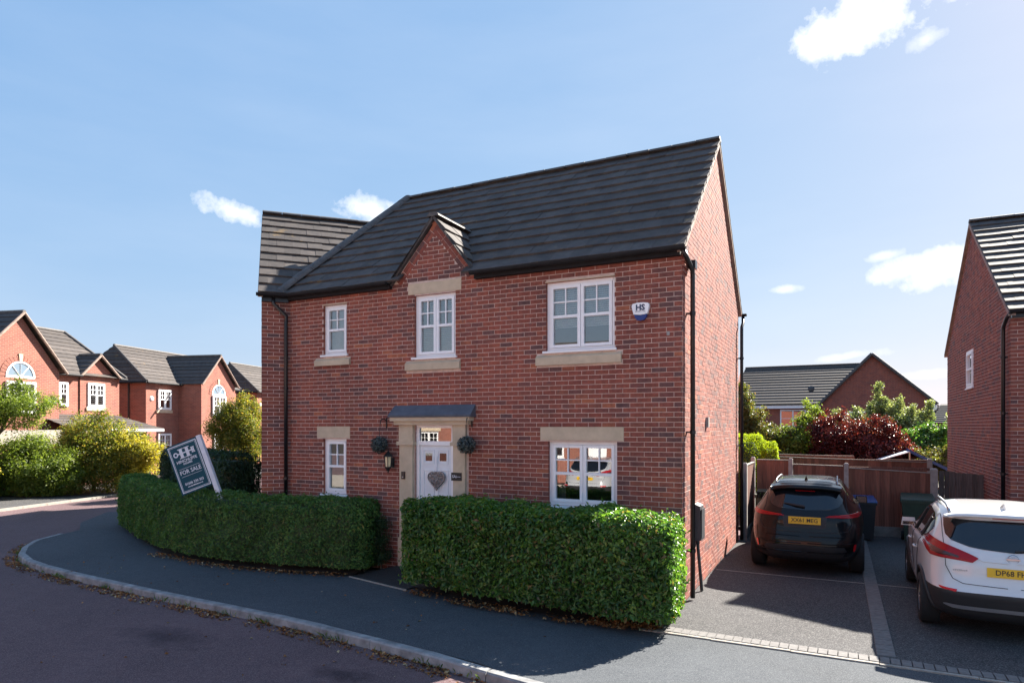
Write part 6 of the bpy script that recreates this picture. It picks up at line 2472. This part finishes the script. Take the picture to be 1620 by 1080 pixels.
# local axes parallel to world
AZ = 8.6
EB_ = 4.62
lwall(bh, [[(0, 0, 0), (8.0, 0, 0), (8.0, 0, EB_), (3.75, 0, AZ), (0, 0, EB_)], [(8.0, 0, 0), (8.0, 9, 0), (8.0, 9, EB_), (8.0, 0, EB_)], [(-7.5, 1.0, 0), (0, 1.0, 0), (0, 1.0, EB_), (-7.5, 1.0, EB_)], [(0, 0, 0), (0, 1, 0), (0, 1, EB_), (0, 0, EB_)], [(-7.5, 1, 0), (-7.5, 11, 0), (-7.5, 11, EB_), (-7.5, 6.4, 8.1), (-7.5, 1, EB_)]], 'brick_far')
simple_roof(bh, [((-7.7, .6, EB_ + .05), (.6, .6, EB_ + .05), (3.9, 6.4, 8.42), (-7.0, 6.4, 8.42))], 14, .06)
simple_roof(bh, [((-.3, 9, EB_ - .1), (-.3, -.25, EB_ - .1), (3.75, -.25, AZ + .12), (3.75, 9, AZ + .12)), ((8.3, -.25, EB_ - .1), (8.3, 9, EB_ - .1), (3.75, 9, AZ + .12), (3.75, -.25, AZ + .12))], 14, .05)
rtubes(bh, [((-7.0, 6.4, 8.46), (3.6, 6.4, 8.46))], .12)
rtubes(bh, [((3.75, -.28, AZ + .1), (-.32, -.28, EB_ - .15)), ((3.75, -.28, AZ + .1), (8.35, -.28, EB_ - .15))], .13, 'ridge_tile', 'verge')
for fb in (MB().box(-7.6, -.1, .55, .65, EB_ - .35, EB_ - .02), MB().box(8.05, 8.3, -.2, 1, EB_ - .6, EB_ - .15)):
    obj('fascia', fb, 'white_plastic', bh, local=True)
rtubes(bh, [((-7.6, .5, EB_), (-.2, .5, EB_)), ((8.38, -.2, EB_ - .1), (8.38, 8, EB_ - .1))], .07, 'gutter_plastic', 'gutter')
rtubes(bh, [((8.38, -.2, EB_ - .2), (8.38, -.2, EB_ - .6)), ((8.38, -.2, EB_ - .6), (8.05, -.12, EB_ - .95)), ((8.05, -.12, EB_ - .95), (8.05, -.12, 0))], .05, 'black_plastic', 'downpipe')
WB = Frame((-7.5, 1.0, 0), (1, 0, 0), (0, -1, 0))
window(bh, WB, 4.1, 6.2, 2.6, 4.15, cols=2, local=True, recess=-.10, bars=False)
WB2 = Frame((0, 0, 0), (1, 0, 0), (0, -1, 0))
window(bh, WB2, 1.7, 3.6, 2.4, 3.9, cols=2, local=True, recess=-.10, bars=False)
dish = MB().lathe([(0, 0), (.16, .03), (.28, .10)], 16, (-.9, 1.6, 6.0), 'y')
obj('satellite_dish', dish, 'grey_box', bh, local=True)
fr_h = thing('far_house', 'far grey roofs between the back house and the right house', 'house', (11, 105, 0), R(8))
lwall(fr_h, [[(-5, 0, 0), (6, 0, 0), (6, 0, 3.2), (-5, 0, 3.2)]], 'brick_far')
simple_roof(fr_h, [((-6, -.3, 3.2), (0, -.3, 3.2), (-1.5, 3, 5.0), (-6, 3, 5.0)), ((0, -.3, 3.2), (7, -.3, 3.2), (7, 3, 5.8), (2.4, 3, 5.8)), ((0, 4, 3), (0, -.3, 3.2), (2.4, 3, 5.8)), ((0, -.3, 3.2), (0, 5, 3.2), (-1.5, 3, 5.0))], 9, .06)

# ================================================================== BUILDINGS OUT OF DIRECT VIEW
# unseen block added behind the main house to cast the side street's shadow
blk = thing('shadow_block', 'three storey brick block hidden behind the main house', 'building', (-14.56, 20.35, 0), RZ15)
lwall(blk, [[(-3.3, -3.0, 0), (3.3, -3.0, 0), (3.3, -3.0, 8.0), (-3.3, -3.0, 8.0)], [(3.3, -3.0, 0), (3.3, 2.6, 0), (3.3, 2.6, 8.0), (3.3, -3.0, 8.0)], [(3.3, 2.6, 0), (-3.3, 2.6, 0), (-3.3, 2.6, 8.0), (3.3, 2.6, 8.0)], [(-3.3, 2.6, 0), (-3.3, -3, 0), (-3.3, -3, 8.0), (-3.3, 2.6, 8.0)]], 'brick_far')
simple_roof(blk, [((3.5, -3.2, 8.0), (3.5, 2.8, 8.0), (0, .25, 10.7), (0, 0, 10.7)), ((-3.5, 2.8, 8.0), (-3.5, -3.2, 8.0), (0, 0, 10.7), (0, .25, 10.7)), ((-3.5, -3.2, 8.0), (3.5, -3.2, 8.0), (0, 0, 10.7)), ((3.5, 2.8, 8.0), (-3.5, 2.8, 8.0), (0, .25, 10.7))], 10)
# the house across the road, seen only in the window reflections
oh = thing('brick_house', 'brick house across the road, seen reflected in the front windows', 'house', (-9, -8.5, 0), R(180))
FO = Frame((-9, 0, 0), (1, 0, 0), (0, -1, 0))
oops = [(18.3, 19.5, 1.2, 2.4), (15.2, 16.4, 3.7, 4.85), (18.3, 19.5, 3.7, 4.85), (3.2, 4.4, 1.2, 2.4), (7.0, 8.2, 1.2, 2.4), (3.2, 4.4, 3.7, 4.85), (7.0, 8.2, 3.7, 4.85), (11.5, 12.7, 1.2, 2.4), (11.5, 12.7, 3.7, 4.85), (9.4, 10.3, .1, 2.2)]
osh, orv = wall_sheet(FO, 0, 22, 0, 5.1, oops)
obj('wall', osh, 'brick_orange', oh, local=True)
obj('reveal', orv, 'brick_orange', oh, local=True)
for o_ in oops[:9]:
    window(oh, FO, *o_, cols=2, local=True, sill=True)
    lm = MB()
    FO.box(lm, o_[0] - .15, o_[1] + .15, o_[3] + .01, o_[3] + .22, 0, .02)
    obj('lintel', lm, 'stone', oh, local=True)
dm = MB()
FO.box(dm, 9.4, 10.3, .1, 2.2, -.1, -.05)
obj('door', dm, 'white_plastic', oh, local=True)
simple_roof(oh, [((-9.2, -.2, 5.1), (13.2, -.2, 5.1), (13.2, 3.4, 7.0), (-9.2, 3.4, 7.0)), ((13.2, 7, 5.1), (-9.2, 7, 5.1), (-9.2, 3.4, 7.0), (13.2, 3.4, 7.0))], 10)
lwall(oh, [[(-9, 0, 0), (-9, 6.8, 0), (-9, 6.8, 5.1), (-9, 3.4, 6.95), (-9, 0, 5.1)], [(13, 0, 0), (13, 6.8, 0), (13, 6.8, 5.1), (13, 3.4, 6.95), (13, 0, 5.1)], [(-9, 6.8, 0), (13, 6.8, 0), (13, 6.8, 5.1), (-9, 6.8, 5.1)]])
structure('opposite_bounce_ground', MB().quad((-30, -8.4, -.06), (14, -8.4, -.06), (14, -1.0, -.06), (-30, -1.0, -.06)), 'bounce_paving')  # unseen ground, made pale to bounce light onto the house front
white_suv('silver car across the road, mirrored in the ground floor window', (-7.9, -1.6, -.055), R(180), 'paint_silver', 'PN17 KLM')

# ================================================================== LITTER, WEEDS, GRASS
g = np.random.default_rng(77)
KP = np.array([(p.x, p.y) for p in kpf])


def along(poly, n, spread, z, seed, rngx=None):
    g_ = np.random.default_rng(seed)
    poly = np.array(poly, float)
    seg = np.linalg.norm(np.diff(poly, axis=0), axis=1)
    S_ = np.concatenate([[0], np.cumsum(seg)])
    s = g_.uniform(0, S_[-1], n)
    x = np.interp(s, S_, poly[:, 0])
    y = np.interp(s, S_, poly[:, 1])
    dx = np.interp(s + .1, S_, poly[:, 0]) - np.interp(s - .1, S_, poly[:, 0])
    dy = np.interp(s + .1, S_, poly[:, 1]) - np.interp(s - .1, S_, poly[:, 1])
    l = np.hypot(dx, dy) + 1e-9
    off = spread[0] + (spread[1] - spread[0]) * g_.uniform(0, 1, n) ** 1.8
    # left normal of the direction of travel (kerb line runs to -X: the road lies on its left)
    return np.stack([x - dy / l * off, y + dx / l * off, np.full(n, z) + g_.uniform(0, .012, n)], 1), s


def clumpy(P, s, seed, keep=.55):
    g_ = np.random.default_rng(seed)
    f = .5 + .25 * np.sin(s * 3.1 + seed) + .25 * np.sin(s * 7.7 + 1.7 * seed)
    return P[g_.uniform(0, 1, len(P)) < f * keep * 2]


KK = [(p.x, p.y) for p in kpf if p.x < -2.6]
lit, s_ = along(KK, 4200, (.13, .36), ROADZ + .008, 5)
lit = clumpy(lit, s_, 2)
b1_, s1_ = along([(-7.7, 8.9), (-9, 8.55), (-10.5, 8.42), (-12.6, 8.66)], 700, (-.12, .16), .035, 6)
b2_, s2_ = along([(-6.1, 8.58), (-5, 8.34), (-3.4, 8.22), (-2.1, 8.34)], 1300, (-.16, .14), .035, 8)
b3_, s3_ = along([(-3.0, 8.3), (-2.05, 8.5)], 500, (-.14, .14), .03, 9)
sc_ = np.stack([g.uniform(-14, -3, 60), g.uniform(6.9, 8.4, 60), np.full(60, .008)], 1)
sc2 = np.stack([g.uniform(-13, -4, 40), g.uniform(4.2, 6.4, 40), np.full(40, ROADZ + .008)], 1)
LP_ = np.concatenate([lit, b1_, clumpy(b2_, s2_, 3), b3_, sc_, sc2])
obj('fallen_leaves', leaf_mesh('fallen_leaves', leaf_arrays(LP_, np.tile([[0, 0, 1.0]], (len(LP_), 1)), .048, .6, .3, .35, 9)), 'leaf_litter', None, kind='stuff')
fl_ = bpy.data.objects['fallen_leaves']
tag(fl_, 'dry brown fallen leaves gathered along the kerb and hedge feet', 'leaves')


def blades(P, h, w, seed):
    g_ = np.random.default_rng(seed)
    n = len(P)
    a = g_.uniform(0, 2 * np.pi, n)
    d = np.stack([np.cos(a), np.sin(a), np.zeros(n)], 1)
    hh = h * g_.uniform(.4, 1.25, (n, 1))
    le = g_.normal(0, .35, (n, 2))
    top = P + np.concatenate([le * hh, hh], 1)
    mid = P + np.concatenate([le * hh * .3, hh * .55], 1)
    V = np.stack([P - d * w, mid - d * w * .8, top, mid + d * w * .8], 1).reshape(-1, 3)
    return V


wp, ws2 = along(KK, 1000, (.115, .17), ROADZ, 15)
f = .5 + .5 * np.sin(ws2 * 2.3 + .6) * np.sin(ws2 * 5.9 + 2)
wp = wp[g.uniform(0, 1, len(wp)) < np.clip(f - .42, 0, 1) * 2.4]
weeds = obj('kerb_weeds', leaf_mesh('kerb_weeds', blades(wp, .085, .0045, 4)), 'grass_blade', None, kind='stuff')
tag(weeds, 'small green weeds growing in the gutter by the kerb', 'weeds')
gp = np.stack([g.uniform(-2.28, -1.97, 1500), g.uniform(8.52, 9.3, 1500), np.full(1500, .03)], 1)
gp2 = np.stack([g.uniform(-8.2, -7.5, 500), g.uniform(9.2, 9.7, 500), np.full(500, .08)], 1)
gr = obj('grass_tuft', leaf_mesh('grass_tuft', blades(np.concatenate([gp, gp2]), .09, .004, 6)), 'grass_blade', None, kind='stuff')
tag(gr, 'bright green grass tuft at the foot of the laurel hedge', 'grass')
